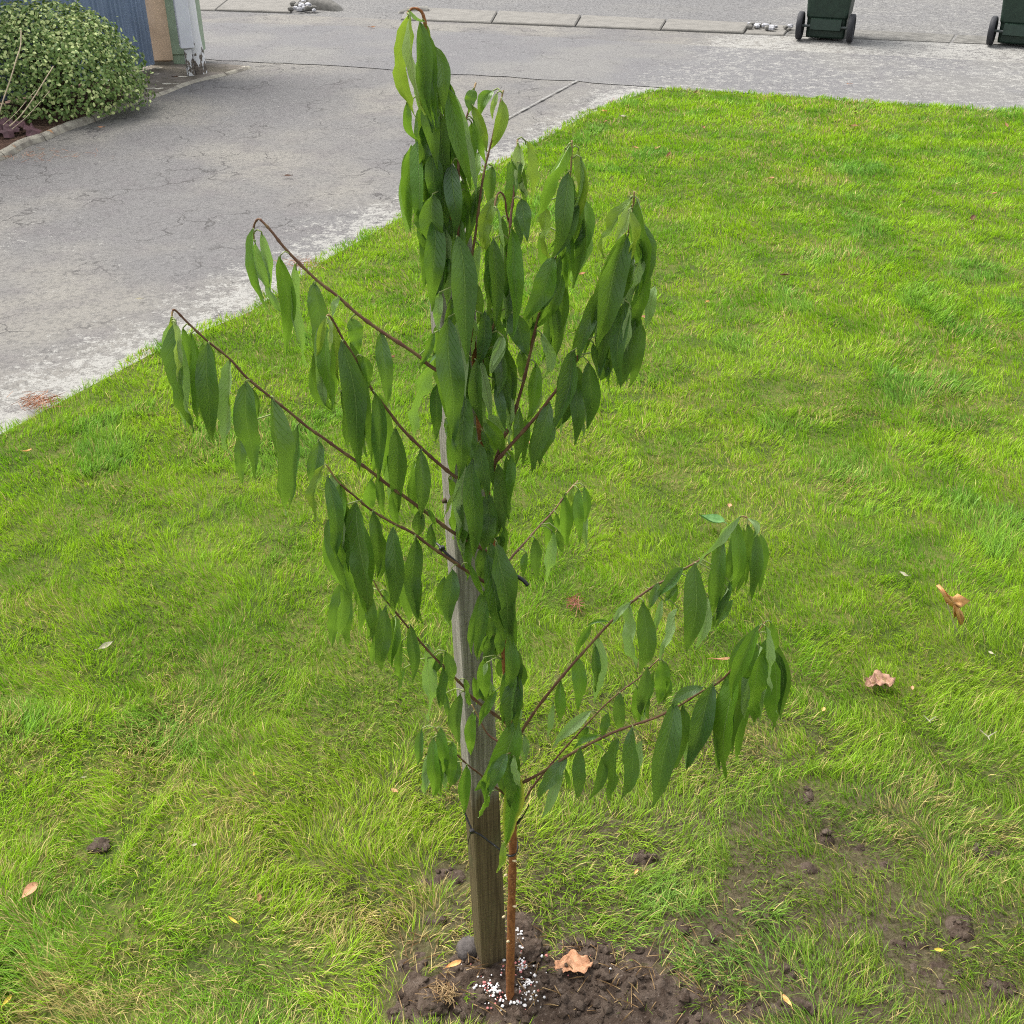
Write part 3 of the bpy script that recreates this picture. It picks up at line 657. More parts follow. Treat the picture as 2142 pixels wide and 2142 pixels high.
BR['b9'] = branch_pts([(1073, 1718)] + R(8, (170, 1670), (250, 1565), (330, 1470), (420, 1370), (550, 1230), (650, 1140), (750, 1065), (850, 970), (885, 935)), D0, D0 + .06)
BR['b10'] = branch_pts([(1035, 1215)] + R(8, (70, 430), (150, 340), (220, 260), (300, 175), (370, 80), (430, 15)), D0, D0 + .16)
BR['b11'] = branch_pts([(1030, 990), (1050, 925)] + R(5, (330, 1880), (390, 1690), (440, 1490), (500, 1220), (570, 980), (620, 800), (670, 560), (705, 300), (713, 100)), D0, D0 + .02)
BR['b12'] = branch_pts(R(2, (800, 1900), (850, 1840), (1010, 1660), (1190, 1460)) + R(5, (560, 1750), (710, 1550), (780, 1400), (880, 1180), (980, 930), (1060, 720), (1095, 560), (1107, 425)), D0, D0 - .05)
BR['b13'] = branch_pts([(1003, 850)] + R(2, (800, 940), (880, 700), (935, 440), (960, 240)) + R(5, (310, 800), (322, 650), (300, 560), (290, 470), (262, 428), (238, 455), (225, 520)), D0 - .01, D0 - .05)
BR['b15'] = branch_pts(R(5, (322, 650), (330, 560), (345, 450), (360, 280), (370, 95)), D0 - .04, D0 - .01)
BR['b14'] = branch_pts([(972, 610)] + R(4, (800, 1750), (850, 1370), (880, 1200), (920, 1040), (965, 850), (1010, 650)), D0, D0 + .05)
BR['b14b'] = branch_pts([(958, 500)] + R(4, (690, 1060), (720, 930), (760, 800), (800, 640), (812, 600)), D0, D0 + .03)
BR['b16'] = branch_pts(R(1, (720, 420), (700, 360), (685, 350), (665, 360)), D0 - .005, D0 - .03)
SAMP = []; BOBJ = {}
for nm, pts in BR.items():
    sp = smooth_path(pts, 6)                  # (px, py, d) in one vector
    w3 = [P(q.x, q.y, q.z) for q in sp]; n = len(sp)
    mb = MB()
    if nm == 'leader':
        rad = [max(0.0011, 0.0072 * (1 - 0.90 * (i / (n - 1)) ** 0.75)) for i in range(n)]
        for i in range(n): rad[i] *= 1 + 0.06 * math.sin(i * 2.1) + (0.08 if i % 9 == 4 else 0)
        mb.tube(w3, rad, 12)
        o = mb.build('trunk', M['bark'], tree, True, origin=w3[0])
        for (bx, by) in ((1056, 1917), (1074, 1895), (1065, 1968), (1060, 1830), (1074, 1800)):
            q = P(bx, by, D0 - 0.005); b_ = MB(); b_.tube([q, q + Vector((0.004 if bx > 1066 else -0.003, -0.004, 0.003))], [0.0022, 0.0016], 7); b_.build('bud', M['bud'], o, True, origin=q)
    else:
        thick = 0.0022 if nm in ('b1', 'b2', 'b3', 'b4', 'b7', 'b8', 'b11', 'b12', 'b5') else 0.0016
        rad = [max(0.0009, thick * (1 - 0.6 * i / (n - 1))) * (1 + (0.35 if i % 6 == 3 else 0)) for i in range(n)]
        mb.tube(w3, rad, 7)
        mb.m = [1 if (k // 7) > (n - 9) else 0 for k in range(len(mb.f))]
        o = mb.build('branch', [M['twig'], M['twig_tip']], tree, True, origin=w3[0])
    BOBJ[nm] = o
    for i in range(n): SAMP.append((sp[i].x, sp[i].y, sp[i].z, nm, i / n))
SA = np.array([(s[0], s[1]) for s in SAMP])

def leaf_mesh(B, T, W, bend, yaw, rng, flip=False, nl=14, nc=6, curl=0.0, wave=1.0, cup=None, arch=None):
    a_ = T - B; L = a_.length; a = a_ / L
    mid = (B + T) / 2; vn = (Vector((0, 0, CAM_H)) - mid).normalized()
    s = a.cross(vn).normalized()                        # screen right when the leaf hangs down? fixed below
    if s.x < 0: s = -s
    n = s.cross(a).normalized()
    if n.dot(vn) < 0: n = -n
    co, si = math.cos(yaw), math.sin(yaw)
    s2 = s * co + n * si; n2 = n * co - s * si
    cup = rng.uniform(0.25, 0.85) if cup is None else cup
    arch = rng.uniform(0.03, 0.15) if arch is None else arch
    ph1, ph2 = rng.uniform(0, 6.28), rng.uniform(0, 6.28); k1 = rng.uniform(9, 15); am = W * 0.085 * wave * rng.uniform(0.4, 1.5)
    tw = rng.uniform(-0.45, 0.45) + curl
    vs = []; uv = []
    for i in range(nl + 1):
        t = i / nl
        if t < 0.36: w = (1 - (1 - t / 0.36) ** 2) ** 0.55
        else: xx = (t - 0.36) / 0.64; w = (1 - xx ** 1.6) * (1 - 0.22 * xx)
        w = max(w, 0.02) * W / 2
        c = B + a_ * t + s * bend * 4 * t * (1 - t) + n * (arch * L * math.sin(math.pi * t)) + s * (0.012 * L * math.sin(7 * t + ph1))
        tt = tw * (t - 0.3); cs, sn = math.cos(tt), math.sin(tt); sx = s2 * cs + n2 * sn; nx_ = n2 * cs - s2 * sn
        for j in range(nc + 1):
            v = -1 + 2 * j / nc
            off = cup * w * abs(v) ** 1.1 * (1.0 - 0.4 * t) + am * abs(v) * math.sin(k1 * t + ph2 + (1.3 if v > 0 else 0)) + am * 0.5 * abs(v) * math.sin(2.3 * k1 * t + ph1)
            vs.append(c + sx * (v * w * math.cos(cup * 0.7)) + nx_ * off); uv.append((t, (v + 1) / 2))
    fs = []
    for i in range(nl):
        for j in range(nc):
            q = (i * (nc + 1) + j, i * (nc + 1) + j + 1, (i + 1) * (nc + 1) + j + 1, (i + 1) * (nc + 1) + j)
            fs.append(q)
    # orient: upper face normal along n2
    v0, v1, v3 = vs[fs[nc * 5][0]], vs[fs[nc * 5][1]], vs[fs[nc * 5][3]]
    up = (v1 - v0).cross(v3 - v0).dot(n2) > 0
    if up == flip: fs = [f[::-1] for f in fs]
    return vs, fs, uv

LEAVES = {
4: [(320,85,385,840,125,-95,'y',0),(335,110,432,800,60,-25,'yu',-1),(410,150,490,870,145,8,'d',-2),(440,160,485,312,45,10,'y',0),(515,330,575,800,128,10,'b',1),(325,75,445,158,28,-10,'u',-3),
    (600,640,760,1350,140,10,'g',0),(615,600,836,1522,70,15,'u',1),(310,740,395,1010,80,-30,'g',1),(480,850,405,1205,150,0,'d',0),(560,820,600,1400,120,0,'d',-1),(405,1010,420,1660,95,-15,'g',1),
    (490,1110,545,1490,145,0,'d',-2),(500,1400,532,1795,195,0,'d',-3),(640,1180,670,1685,140,0,'b',0),(720,1300,690,1720,105,0,'g',1),(830,1380,740,1800,90,0,'d',1),(450,380,470,1000,110,0,'d',1),(540,1000,520,1500,130,0,'d',1),
    (560,1560,600,1960,120,0,'d',1),(445,1620,440,2080,110,-10,'d',1),(585,1230,600,1640,150,0,'d',-1),(640,1500,640,1960,150,0,'d',0),(500,600,540,1200,150,0,'d',0),(690,1560,720,2100,120,0,'b',0),
    (790,645,765,818,92,-8,'g',0),(935,655,840,855,95,-25,'g',1),(1000,720,895,1078,100,35,'y',-1),(790,760,885,1100,80,10,'y',-1),(965,670,930,860,45,-10,'yu',0),(790,860,875,1165,80,10,'g',0),(780,880,760,1335,105,10,'g',1),(830,1100,790,1330,80,0,'u',2),
    (930,1200,905,1500,100,0,'b',3),(850,1340,780,1620,90,0,'d',1),(760,1380,700,1700,100,-10,'g',2)],
5: [(340,230,305,565,88,-5,'g',0),(375,120,430,525,70,0,'yu',0),(420,105,450,490,62,28,'g',1),(385,240,412,500,60,0,'d',-1),(390,470,425,735,98,5,'d',0),
    (245,455,162,795,105,-32,'y',0),(200,640,215,960,52,-12,'y',-2),(235,530,280,830,22,5,'u',-2),(270,590,300,830,70,0,'d',1),(225,720,236,1265,112,-8,'d',-1),(325,650,335,1310,128,45,'g',-1),(300,990,288,1275,45,0,'u',1),(335,1000,300,1265,45,0,'b',0),
    (690,130,470,622,72,-5,'g',-1),(672,150,500,560,30,-20,'u',0),(755,150,690,640,75,75,'g',0),(690,300,590,835,132,15,'d',-2),(775,210,640,655,42,45,'u',-1),(795,490,730,1015,92,25,'b',1),(745,470,605,830,85,20,'d',0),(545,490,562,865,62,-10,'g',1),(510,690,540,925,60,-8,'g',2),
    (700,690,722,965,60,8,'g',1),(660,760,690,1075,92,0,'g',2),(605,838,400,1252,150,22,'gd',-3),(645,990,603,1375,112,22,'d',0),(600,1090,605,1485,82,42,'b',-1),(520,1320,510,1625,72,48,'u',0),(485,1510,430,1855,100,5,'g',0),
    (715,1430,605,1910,150,5,'b',-1),(575,1755,482,2160,118,-8,'b',0),(820,1500,812,1905,130,0,'d',0),(740,1590,735,2010,100,0,'d',-1),(690,1690,645,1940,50,0,'u',2),(850,1380,878,1585,62,0,'b',0),
    (1085,460,895,865,72,-20,'y',0),(1085,520,990,740,92,0,'yu',2),(1072,540,1030,895,50,55,'y',-3),(1125,470,1130,1060,112,62,'g',0),(1065,700,882,1402,195,8,'d',-3),(1150,680,1040,1112,62,30,'u',-1),(1100,830,1000,1175,122,0,'b',0),(1190,930,1100,1310,112,18,'g',1),
    (870,1050,750,1485,112,-8,'d',0),(1050,1100,1018,1655,112,0,'d',-1),(1075,1130,1000,1540,42,8,'u',-2),(1130,1190,1022,1640,112,0,'d',1),(960,1490,890,1612,82,0,'b',1),(915,1380,880,1605,62,0,'b',0),(980,1060,900,1560,110,0,'d',1),
    (170,1180,122,1535,102,0,'b',0),(210,1165,270,1480,112,0,'g',1),(275,1330,200,1565,88,0,'u',-1),(340,1190,430,1455,150,-10,'d',-1),(465,1215,398,1455,92,0,'b',1),(240,1400,312,1810,132,0,'b',0),(400,1420,402,1600,82,0,'b',2),(290,1500,330,1940,60,0,'u',1)],
2: [(400,-100,375,605,195,-20,'d',-3),(580,50,642,1005,232,0,'s',-5),(515,680,552,1635,248,-10,'s',-4),(725,1010,770,1522,138,0,'s',-4),(640,1270,588,1915,205,0,'d',-3),(440,490,430,795,88,0,'u',0),(405,800,287,1088,72,-12,'g',0),(400,945,235,1622,105,-45,'u',1),(430,1195,420,1640,118,0,'d',0),
    (485,1470,495,1605,22,0,'u',-4),(510,1570,540,1940,92,0,'g',1),(785,1465,935,1765,125,25,'g',0),(775,1560,838,1745,70,0,'d',-1),(965,1760,990,2105,82,0,'g',0),(770,650,740,1055,78,0,'b',-1),(850,690,850,1085,122,0,'g',1),(940,830,835,1105,88,0,'u',-2),(800,960,830,1145,50,0,'g',-1),
    (925,950,900,1295,135,0,'b',0),(890,1180,970,1565,95,0,'b',-1),(1000,1180,1000,1690,42,-10,'u',-1),(735,430,730,735,82,15,'b',0),(830,1170,842,1305,42,0,'u',0),(665,720,640,1005,72,0,'b',-3),(705,690,690,1005,42,0,'u',-2),(1070,1390,1040,1825,98,12,'b',1),(750,115,732,425,82,0,'u',1),
    (620,560,600,1100,160,0,'d',1),(480,760,470,1200,150,0,'d',1),(600,1000,600,1500,160,0,'d',1),(690,1480,690,1990,130,0,'d',1)],
7: [(1230,85,1282,452,118,5,'b',-4),(1195,190,1207,845,168,0,'d',-3),(1355,230,1392,672,112,-5,'b',-2),(1440,170,1430,485,80,5,'g',0),(1330,545,1265,810,150,0,'d',-1),(1350,750,1442,1375,148,0,'d',-5),(1300,1055,1225,1532,112,5,'d',-4),(1375,1280,1370,1510,102,0,'d',-1),(1430,1365,1415,1760,132,10,'d',-3),
    (1090,395,1122,645,62,0,'b',0),(1150,595,1113,782,78,0,'g',-1),(1175,690,1150,1005,62,0,'g',0),(1025,320,1055,720,70,0,'g',1),(1150,890,1262,1112,62,-15,'g',-1),(1250,790,1240,990,92,0,'d',0),(1300,770,1280,965,62,0,'g',-1),(1045,930,1030,1295,142,0,'b',-3),(1260,1530,1272,1805,112,0,'g',-2),(1282,1565,1262,1655,42,0,'u',-3),
    (1325,1380,1282,1590,92,0,'d',0),(1475,1630,1428,2020,98,5,'b',-3),(1345,1750,1255,1940,62,0,'g',-2),(1215,1275,1208,1405,42,0,'g',0),(1405,655,1410,840,62,0,'g',1),(1090,385,990,605,32,0,'y',-2),(1180,350,1200,700,130,0,'d',1),(1290,420,1300,800,130,0,'d',0),(1230,830,1270,1060,90,0,'d',1),(1330,1150,1330,1480,90,0,'d',1),(1480,1560,1500,1900,60,10,'g',0),(1440,1180,1470,1400,70,0,'d',1),
    (510,330,480,562,112,0,'g',1),(560,285,602,572,72,0,'d',1),(640,415,692,655,82,0,'g',2),
    (185,235,175,625,72,-62,'y',-1),(215,305,270,855,135,0,'d',-1),(295,355,315,935,112,0,'d',0),(215,600,340,1065,105,-10,'d',1),(405,485,480,1215,142,0,'d',-2),(510,545,535,975,112,5,'d',-1),(660,655,665,1205,148,0,'d',-2),(800,715,815,1282,152,0,'d',-2),(835,530,805,705,115,0,'b',0),(910,635,912,835,82,0,'d',0),(880,530,935,645,42,10,'g',-1),
    (320,940,285,1422,92,0,'b',0),(365,985,350,1185,50,0,'d',1),(435,1090,420,1385,62,0,'b',1),(490,1090,500,1395,102,0,'d',0),(595,1075,632,1165,62,0,'g',1),
    (605,1185,575,1612,136,0,'d',-1),(665,1250,640,1585,62,0,'g',0),(715,1415,690,1695,66,0,'g',0),(770,1305,785,1682,112,0,'d',-1),(890,1445,900,1935,105,-5,'u',1),(985,1500,925,1655,62,0,'d',0),(985,1595,965,1875,92,0,'d',-1),(1000,1485,1040,1715,92,0,'d',0),(1005,1770,1022,1945,52,0,'d',1),(1130,1675,1160,1860,42,0,'b',-1),(730,1600,690,1770,26,0,'g',1)],
6: [(60,690,80,1185,58,-18,'g',0),(72,705,172,1372,112,-5,'d',-1),(78,720,95,1060,44,0,'yu',-2),(122,755,155,1010,52,5,'d',0),(172,785,200,1295,78,18,'g',0),(275,842,312,1418,152,-5,'d',-1),(400,945,402,1495,105,-15,'gu',1),(490,1075,552,1615,162,-5,'d',-1),(455,1390,470,1675,82,0,'b',1),(660,1168,742,1842,142,-25,'b',-1),(800,1335,750,1805,92,25,'d',0),(925,1422,880,1705,118,-5,'b',0),(535,1115,562,1295,42,8,'d',1),
    (540,165,662,665,62,-58,'g',0),(545,235,712,668,72,-32,'u',-1),(590,185,645,605,55,0,'u',0),(700,325,736,895,125,5,'g',-1),(792,375,860,965,62,-38,'u',0),(905,485,910,925,128,-5,'b',0),(1045,565,1010,692,45,0,'u',-1),(1295,775,1330,1215,112,-8,'b',0),(910,880,1022,1248,92,-20,'d',1),
    (975,690,918,915,62,-8,'y',0),(970,735,1017,1245,82,-12,'d',0),(1000,715,1042,1070,52,5,'g',0),(985,700,1000,900,34,0,'yu',-1),(1070,832,1167,1592,158,5,'d',-2),(1120,698,1162,905,104,0,'g',1),(1185,920,1222,1105,78,10,'g',0),(1060,1130,1102,1485,62,0,'b',1),(1195,1090,1205,1505,62,0,'d',0),(1262,1138,1278,1655,118,0,'d',-1),(1385,1348,1402,1835,142,0,'d',-1),(1540,1478,1545,1875,122,-5,'b',-1)],
1: [(395,0,395,302,98,0,'b',-3),(472,112,465,348,76,0,'g',-2),(595,5,508,182,62,0,'g',-1),(175,205,150,412,70,-8,'b',0),(240,260,235,595,98,0,'d',-1),(285,200,300,455,82,8,'g',0),(350,285,330,525,88,5,'g',0),(188,390,192,575,42,0,'gu',1),(300,440,312,565,42,0,'u',1),(432,418,420,695,94,-2,'g',-2),
    (742,150,498,552,172,28,'g',0),(672,353,578,585,86,-8,'b',-4),(690,368,690,655,92,0,'d',-3),(710,368,742,548,44,0,'u',-4),(690,400,652,875,155,8,'e',-2),(655,870,615,1042,46,0,'y',-2),(530,505,540,645,52,0,'g',-1),(562,590,503,722,36,0,'g',-1),(705,-10,680,192,82,0,'b',-2),(775,250,765,405,62,0,'u',1)],
8: [(280,185,270,365,72,-8,'g',0),(312,185,330,285,42,0,'g',0),(362,85,375,355,88,-8,'d',-1),(400,38,385,165,36,-5,'y',0),(430,55,435,335,68,-5,'d',-1),(465,45,465,235,52,18,'g',0),(322,275,355,395,52,0,'d',0),(200,318,215,528,78,0,'b',0),(155,395,140,525,46,0,'g',0),(290,280,265,545,62,0,'u',1),
    (712,652,610,782,42,0,'u',0),(592,762,470,792,26,-18,'g',0),(500,775,420,935,52,-10,'g',0),(535,838,520,1185,92,10,'u',1),(520,885,520,1125,46,0,'d',0),(425,945,430,1225,92,0,'g',1),(340,1078,342,1295,82,0,'g',0),(300,1195,272,1375,46,0,'u',1),(700,675,740,1005,72,-12,'u',1),(780,655,762,1025,124,-3,'s',-1),(855,555,800,695,62,0,'b',0),(992,478,850,635,92,0,'d',-1),(955,565,888,655,52,0,'b',0),(880,645,840,815,46,0,'u',1),
    (1060,452,1012,910,154,5,'s',-2),(950,560,930,705,42,0,'g',1),(965,690,870,955,52,0,'u',1),(1125,630,1060,905,82,0,'u',0),(1292,203,1075,448,52,-12,'u',-2),(1205,325,1145,735,102,0,'d',0),(1272,215,1257,595,88,-5,'d',-2),(1330,245,1270,595,72,0,'d',-1),(1372,275,1350,645,82,22,'d',-1),(1335,215,1360,318,42,32,'u',-3),(1235,550,1160,755,72,0,'b',0),(1220,580,1130,795,42,0,'d',-1),
    (802,1005,782,1265,86,-3,'b',-1),(882,972,862,1198,92,0,'d',0),(745,1110,762,1295,82,0,'g',0),(655,1142,652,1355,78,0,'b',-1),(592,1250,560,1378,62,0,'d',0),(502,1240,308,1425,74,-8,'gu',-1),(485,1325,438,1405,72,0,'g',0),(535,1368,408,1442,46,-8,'g',-1),(145,1365,152,1495,46,0,'u',1),(900,985,905,1140,30,0,'g',1),
    (445,1428,437,1695,88,0,'b',-1),(370,1482,220,1705,92,-8,'b',0),(350,1535,238,1795,72,-8,'gu',0),(362,1545,382,1645,32,0,'g',1),(582,1462,493,1705,72,0,'d',0),(642,1388,600,1705,76,-3,'d',-1),(722,1328,665,1695,114,0,'b',-2),(772,1395,740,1605,52,0,'u',0),(935,1175,820,1725,168,-5,'b',-2),(1092,1108,930,1235,72,-18,'b',-1),(1152,1092,1020,1535,154,12,'b',-1),(995,1215,880,1605,82,15,'d',0),(1192,1175,1150,1375,52,0,'u',1),
    (1395,785,1260,1165,114,-18,'d',-2),(1262,1005,1215,1565,112,-18,'d',0),(1325,1070,1250,1455,92,0,'d',1),(1390,890,1360,1295,92,0,'d',-1),(1425,785,1455,1135,46,-3,'u',-3),(1450,840,1462,1325,92,25,'d',0),(1455,765,1475,925,52,10,'g',1),(520,1340,560,1460,50,0,'g',1),(690,1480,720,1620,40,0,'u',2)],
}
lr = random.Random(5)
n_leaf = 0
FILL = {}
for reg, lst in LEAVES.items():
    f = REG[reg][2]
    for (bx, by, tx, ty, w, bend, kind, lay) in lst:
        b2 = rp(reg, bx, by); t2 = rp(reg, tx, ty)
        d2 = (SA[:, 0] - b2[0]) ** 2 + ((SA[:, 1] - b2[1]) * (1.6)) ** 2 + np.where(SA[:, 1] > b2[1] + 12, 3000, 0)
        k = int(np.argmin(d2)); s_ = SAMP[k]
        d = s_[2] + lay * 0.008 + lr.uniform(-0.004, 0.004)
        B = P(b2[0], b2[1], d); T = P(t2[0], t2[1], d + lr.uniform(-0.012, 0.012))
        z_ = depth_of(B); T = B + (T - B) * 1.05; W = w / f / F * z_; L = (T - B).length
        full = min(0.21 * L, 0.036)
        kk = kind[0]; under = kind == 'u' or kind.endswith('u')
        yaw = 0.0
        if W < full * 0.8:
            yaw = min(0.9, math.acos(max(0.30, W / full))) * lr.choice((-1, 1)); W2 = W * (1.1 if reg in (4, 5) else 1.0) / math.cos(yaw)
        else: W2 = W * (1.0 if reg in (4, 5) else 0.90 if reg in (7, 8) else 0.94); bend += lr.uniform(-0.05, 0.05) * L / z_ * F * f; yaw = lr.uniform(-0.25, 0.25)
        if s_[4] > 0.80 and not under and lr.random() < 0.45: kk = {'d': 'g', 'g': 'y', 'b': 'g'}.get(kk, kk)
        mat = {'u': 'leaf_g'}.get(kk, 'leaf_' + kk)
        vs, fs, uv = leaf_mesh(B, T, W2, bend / f / F * z_, yaw, lr, flip=under, curl=lr.uniform(-0.5, 0.5) if kk in 'yu' else 0.0, wave=1.6 if kk in 'yu' else 1.0)
        midx = [0] * len(fs)
        att = P(s_[0], s_[1], s_[2]); pd = math.hypot(s_[0] - b2[0], s_[1] - b2[1])
        if pd > 75: att = B + (att - B) * (75 / pd) + Vector((0, 0.01, 0))
        mb = MB(); mb.v = [tuple(v) for v in vs]; mb.f = list(fs); mb.m = midx; nb = len(mb.v)
        up_ = Vector((0, 0, min(0.006, pd / 6000.0)))
        mb.tube([att, att.lerp(B, 0.5) + up_, B, B.lerp(T, 0.06)], [0.0009, 0.0008, 0.0008, 0.0005], 5, 1, False)
        uvs = uv + [(0, 0)] * (len(mb.v) - nb)
        mesh_obj('leaf', mb.v, mb.f, None, BOBJ[s_[3]], True, origin=B, mats=[M[mat], M['petiole']], midx=mb.m, uvs=uvs)
        n_leaf += 1
        if kk in 'dgsb' and not under and w / f > 26 and L > 0.04 and (s_[3] in ('leader', 'b11', 'b12', 'b13', 'b15', 'b4', 'b3') or s_[4] > 0.72):
            for rpt in range(4 if s_[3] == 'leader' else 3 if s_[3] in ('b12', 'b11', 'b13', 'b15') else 2):      # more leaves of the same bunch, behind this one
                ox, oy = lr.uniform(-16, 16) * (1.4 if s_[3] == 'leader' else 1), lr.uniform(-6, 40) * (1.5 if s_[3] == 'leader' else 1); dd = d + lr.uniform(0.012, 0.035)
                Bf = P(b2[0] + ox, b2[1] + oy, dd); Tf = P(t2[0] + ox + lr.uniform(-12, 12), t2[1] + oy * 0.6 - lr.uniform(0, 25), dd + lr.uniform(-.01, .01))
                v2_, f2_, u2_ = leaf_mesh(Bf, Tf, W2 * lr.uniform(0.7, 0.9), bend / f / F * z_, lr.uniform(-0.6, 0.6), lr, flip=lr.random() < 0.15)
                FB = FILL.setdefault('d' if lr.random() < 0.5 else 'g', ([], [], []))
                nb = len(FB[0]); FB[0].extend([tuple(q) for q in v2_]); FB[1].extend([tuple(i_ + nb for i_ in q) for q in f2_]); FB[2].extend(u2_)
for kf, (v_, f_, u_) in FILL.items():
    mesh_obj('foliage', v_, f_, M['leaf_' + kf], tree, True, origin=tree.location, uvs=u_)['kind'] = 'stuff'
print('leaves', n_leaf)

# ------------------------------------------------------------------ stake and cable ties
SA_ = 0.0425; TH = math.radians(20)
c0 = G(1010, 2034); c0.z = 0
def corner_axis(z): return Vector((c0.x - 0.0278 * z, c0.y, z))
stake = tag(empty('wooden_stake', c0), 'weathered square wooden stake behind the young tree', 'stake')
ex_, ey_ = Vector((math.cos(TH), math.sin(TH), 0)), Vector((-math.sin(TH), math.cos(TH), 0))
vs = []; fs = []; zs = [-0.06, 0.0, 0.1, 0.25, 0.4, 0.6, 0.8, 1.0, 1.2, 1.232]; bv = 0.002; rs = random.Random(3)
for zi, z_ in enumerate(zs):
    o_ = corner_axis(z_); wob = rs.uniform(-0.0008, 0.0008); k_ = bv if z_ < 1.23 else 0.005
    for (a_, b_) in ((k_, 0), (SA_ - k_, 0), (SA_, k_), (SA_, SA_ - k_), (SA_ - k_, SA_), (k_, SA_), (0, SA_ - k_), (0, k_)):
        q = o_ + ex_ * (a_ + wob) + ey_ * (b_ + wob); vs.append(q)
n = 8
fs = [(i * n + j, i * n + (j + 1) % n, (i + 1) * n + (j + 1) % n, (i + 1) * n + j) for i in range(len(zs) - 1) for j in range(n)] + [tuple((len(zs) - 1) * n + j for j in range(n))]
mesh_obj('post', vs, fs, M['stake'], stake, origin=c0)
# knot on the left face
q = P(932, 1047, 1.196); mb = MB(); mb.tube([q, q + Vector((-0.0035, -0.0025, 0))], [0.004, 0.0025], 9); mb.build('knot', M['stem'], stake, True, origin=q)

def tie(paths, head, label, origin):
    root = tag(empty('cable_tie', origin), label, 'cable tie')
    for k, (pts, r) in enumerate(paths):
        mb = MB(); pp = smooth_path([P(*p) for p in pts], 4); mb.tube(pp, r, 6); mb.build('strap' if k == 0 else 'tail', M['black_plastic'], root, True, origin=pp[0])
    h = P(*head); mb = MB(); mb.box(tuple(h), (0.007, 0.006, 0.007), 0.3, 0, 0.001); mb.build('lock_head', M['black_plastic'], root, origin=h)
def r1(x, y, d): a_ = rp(1, x, y); return (a_[0], a_[1], d)
def r7(x, y, d): a_ = rp(7, x, y); return (a_[0], a_[1], d)
tie([([r1(470, 805, 1.184), r1(520, 830, 1.182), r1(560, 862, 1.18), r1(600, 890, 1.178), r1(640, 920, 1.16), r1(672, 945, 1.132), r1(698, 950, 1.127), r1(720, 938, 1.134), r1(732, 900, 1.145), r1(728, 860, 1.165)], 0.0016),
     ([r1(470, 805, 1.184), r1(450, 760, 1.19), r1(425, 700, 1.2), r1(418, 680, 1.205)], 0.0014), ([r1(462, 815, 1.185), r1(448, 850, 1.19), r1(443, 885, 1.2)], 0.0007),
     ([r1(722, 770, 1.145), r1(740, 745, 1.14), r1(770, 710, 1.135), r1(798, 652, 1.13)], 0.0009), ([r1(728, 765, 1.146), r1(745, 740, 1.142), r1(760, 725, 1.14)], 0.0018)],
    r1(466, 806, 1.183), 'black cable tie low on the stake, looped round the bare trunk', P(*r1(466, 806, 1.183)))
tie([([r7(975, 790, 1.178), r7(1015, 835, 1.172), r7(1085, 895, 1.168), r7(1180, 962, 1.166), r7(1250, 1003, 1.16), r7(1310, 1010, 1.13), r7(1360, 990, 1.125)], 0.0019),
     ([r7(978, 792, 1.178), r7(960, 775, 1.182), r7(945, 762, 1.186)], 0.0016), ([r7(1420, 960, 1.12), r7(1455, 970, 1.115), r7(1520, 1005, 1.11), r7(1560, 1045, 1.108)], 0.0024)],
    r7(980, 797, 1.177), 'black cable tie high on the stake with its tail sticking out right', P(*r7(980, 797, 1.177)))

# ------------------------------------------------------------------ bare soil, clods, pellets, stone
# soil openings in the lawn as photo ellipses: x, y, half width, half height, strength
SOIL_PX = [(1480, 2135, 150, 45, 0.6), (1300, 2140, 220, 60, 1.0), (1500, 1960, 160, 60, 0.42), (1750, 1880, 260, 120, 0.34), (1900, 2060, 260, 90, 0.45), (1560, 1720, 200, 50, 0.25), (860, 2020, 90, 60, 0.55), (870, 2120, 80, 50, 0.75), (1150, 2065, 270, 92, 1.25), (1300, 2000, 190, 40, 0.75), (960, 2080, 130, 60, 1.0), (1390, 2090, 150, 60, 0.95), (1090, 1960, 60, 60, 0.9), (930, 1840, 70, 28, 0.55), (955, 1900, 40, 40, 0.5), (900, 1930, 60, 25, 0.4),
           (1340, 1800, 40, 18, 0.8), (1410, 1945, 70, 22, 0.75), (1725, 1760, 22, 16, 0.8), (1830, 1790, 110, 36, 0.48), (1710, 1820, 50, 20, 0.5), (1690, 1665, 22, 26, 0.7), (2005, 1945, 34, 30, 1.0), (1905, 1975, 60, 14, 0.6), (2060, 1790, 40, 25, 0.6), (1950, 2100, 110, 30, 0.5), (2080, 2070, 60, 30, 0.6), (1600, 2040, 90, 40, 0.5), (1640, 2110, 140, 30, 0.7), (2050, 1890, 30, 12, 0.7),
           (1440, 1705, 45, 16, 0.3), (800, 1900, 25, 10, 0.3), (1740, 1555, 14, 9, 0.6)]
SOIL = []
for (x, y, rx, ry, s_) in SOIL_PX:
    c_ = G(x, y); SOIL.append((c_.x, c_.y, (G(x + rx, y) - c_).length, (G(x, y - ry) - c_).length, s_))
def soil_amount(x, y):
    s_ = np.zeros_like(x)
    for (cx, cy, rx, ry, k) in SOIL: s_ = np.maximum(s_, k * np.exp(-(((x - cx) / rx) ** 2 + ((y - cy) / ry) ** 2) ** 1.5 * 0.9))
    return s_ + (fbm(x, y, 28, 40, 3) - 0.5) * 0.7 * (s_ > 0.06)
gx, gy = np.meshgrid(np.linspace(-0.75, 1.15, 330), np.linspace(0.80, 2.1, 226)); gx = gx.ravel(); gy = gy.ravel()
sa = soil_amount(gx, gy)
def soil_z(x_, y_, s_): return -0.012 + np.clip((s_ - 0.28) * 3.0, 0, 1) * 0.0135 + np.clip(s_ - 0.45, 0, 0.6) * 0.018 + (fbm(x_, y_, 45, 50, 4) - 0.5) * 0.026 * np.clip(s_ * 1.3 - 0.15, 0.05, 1)
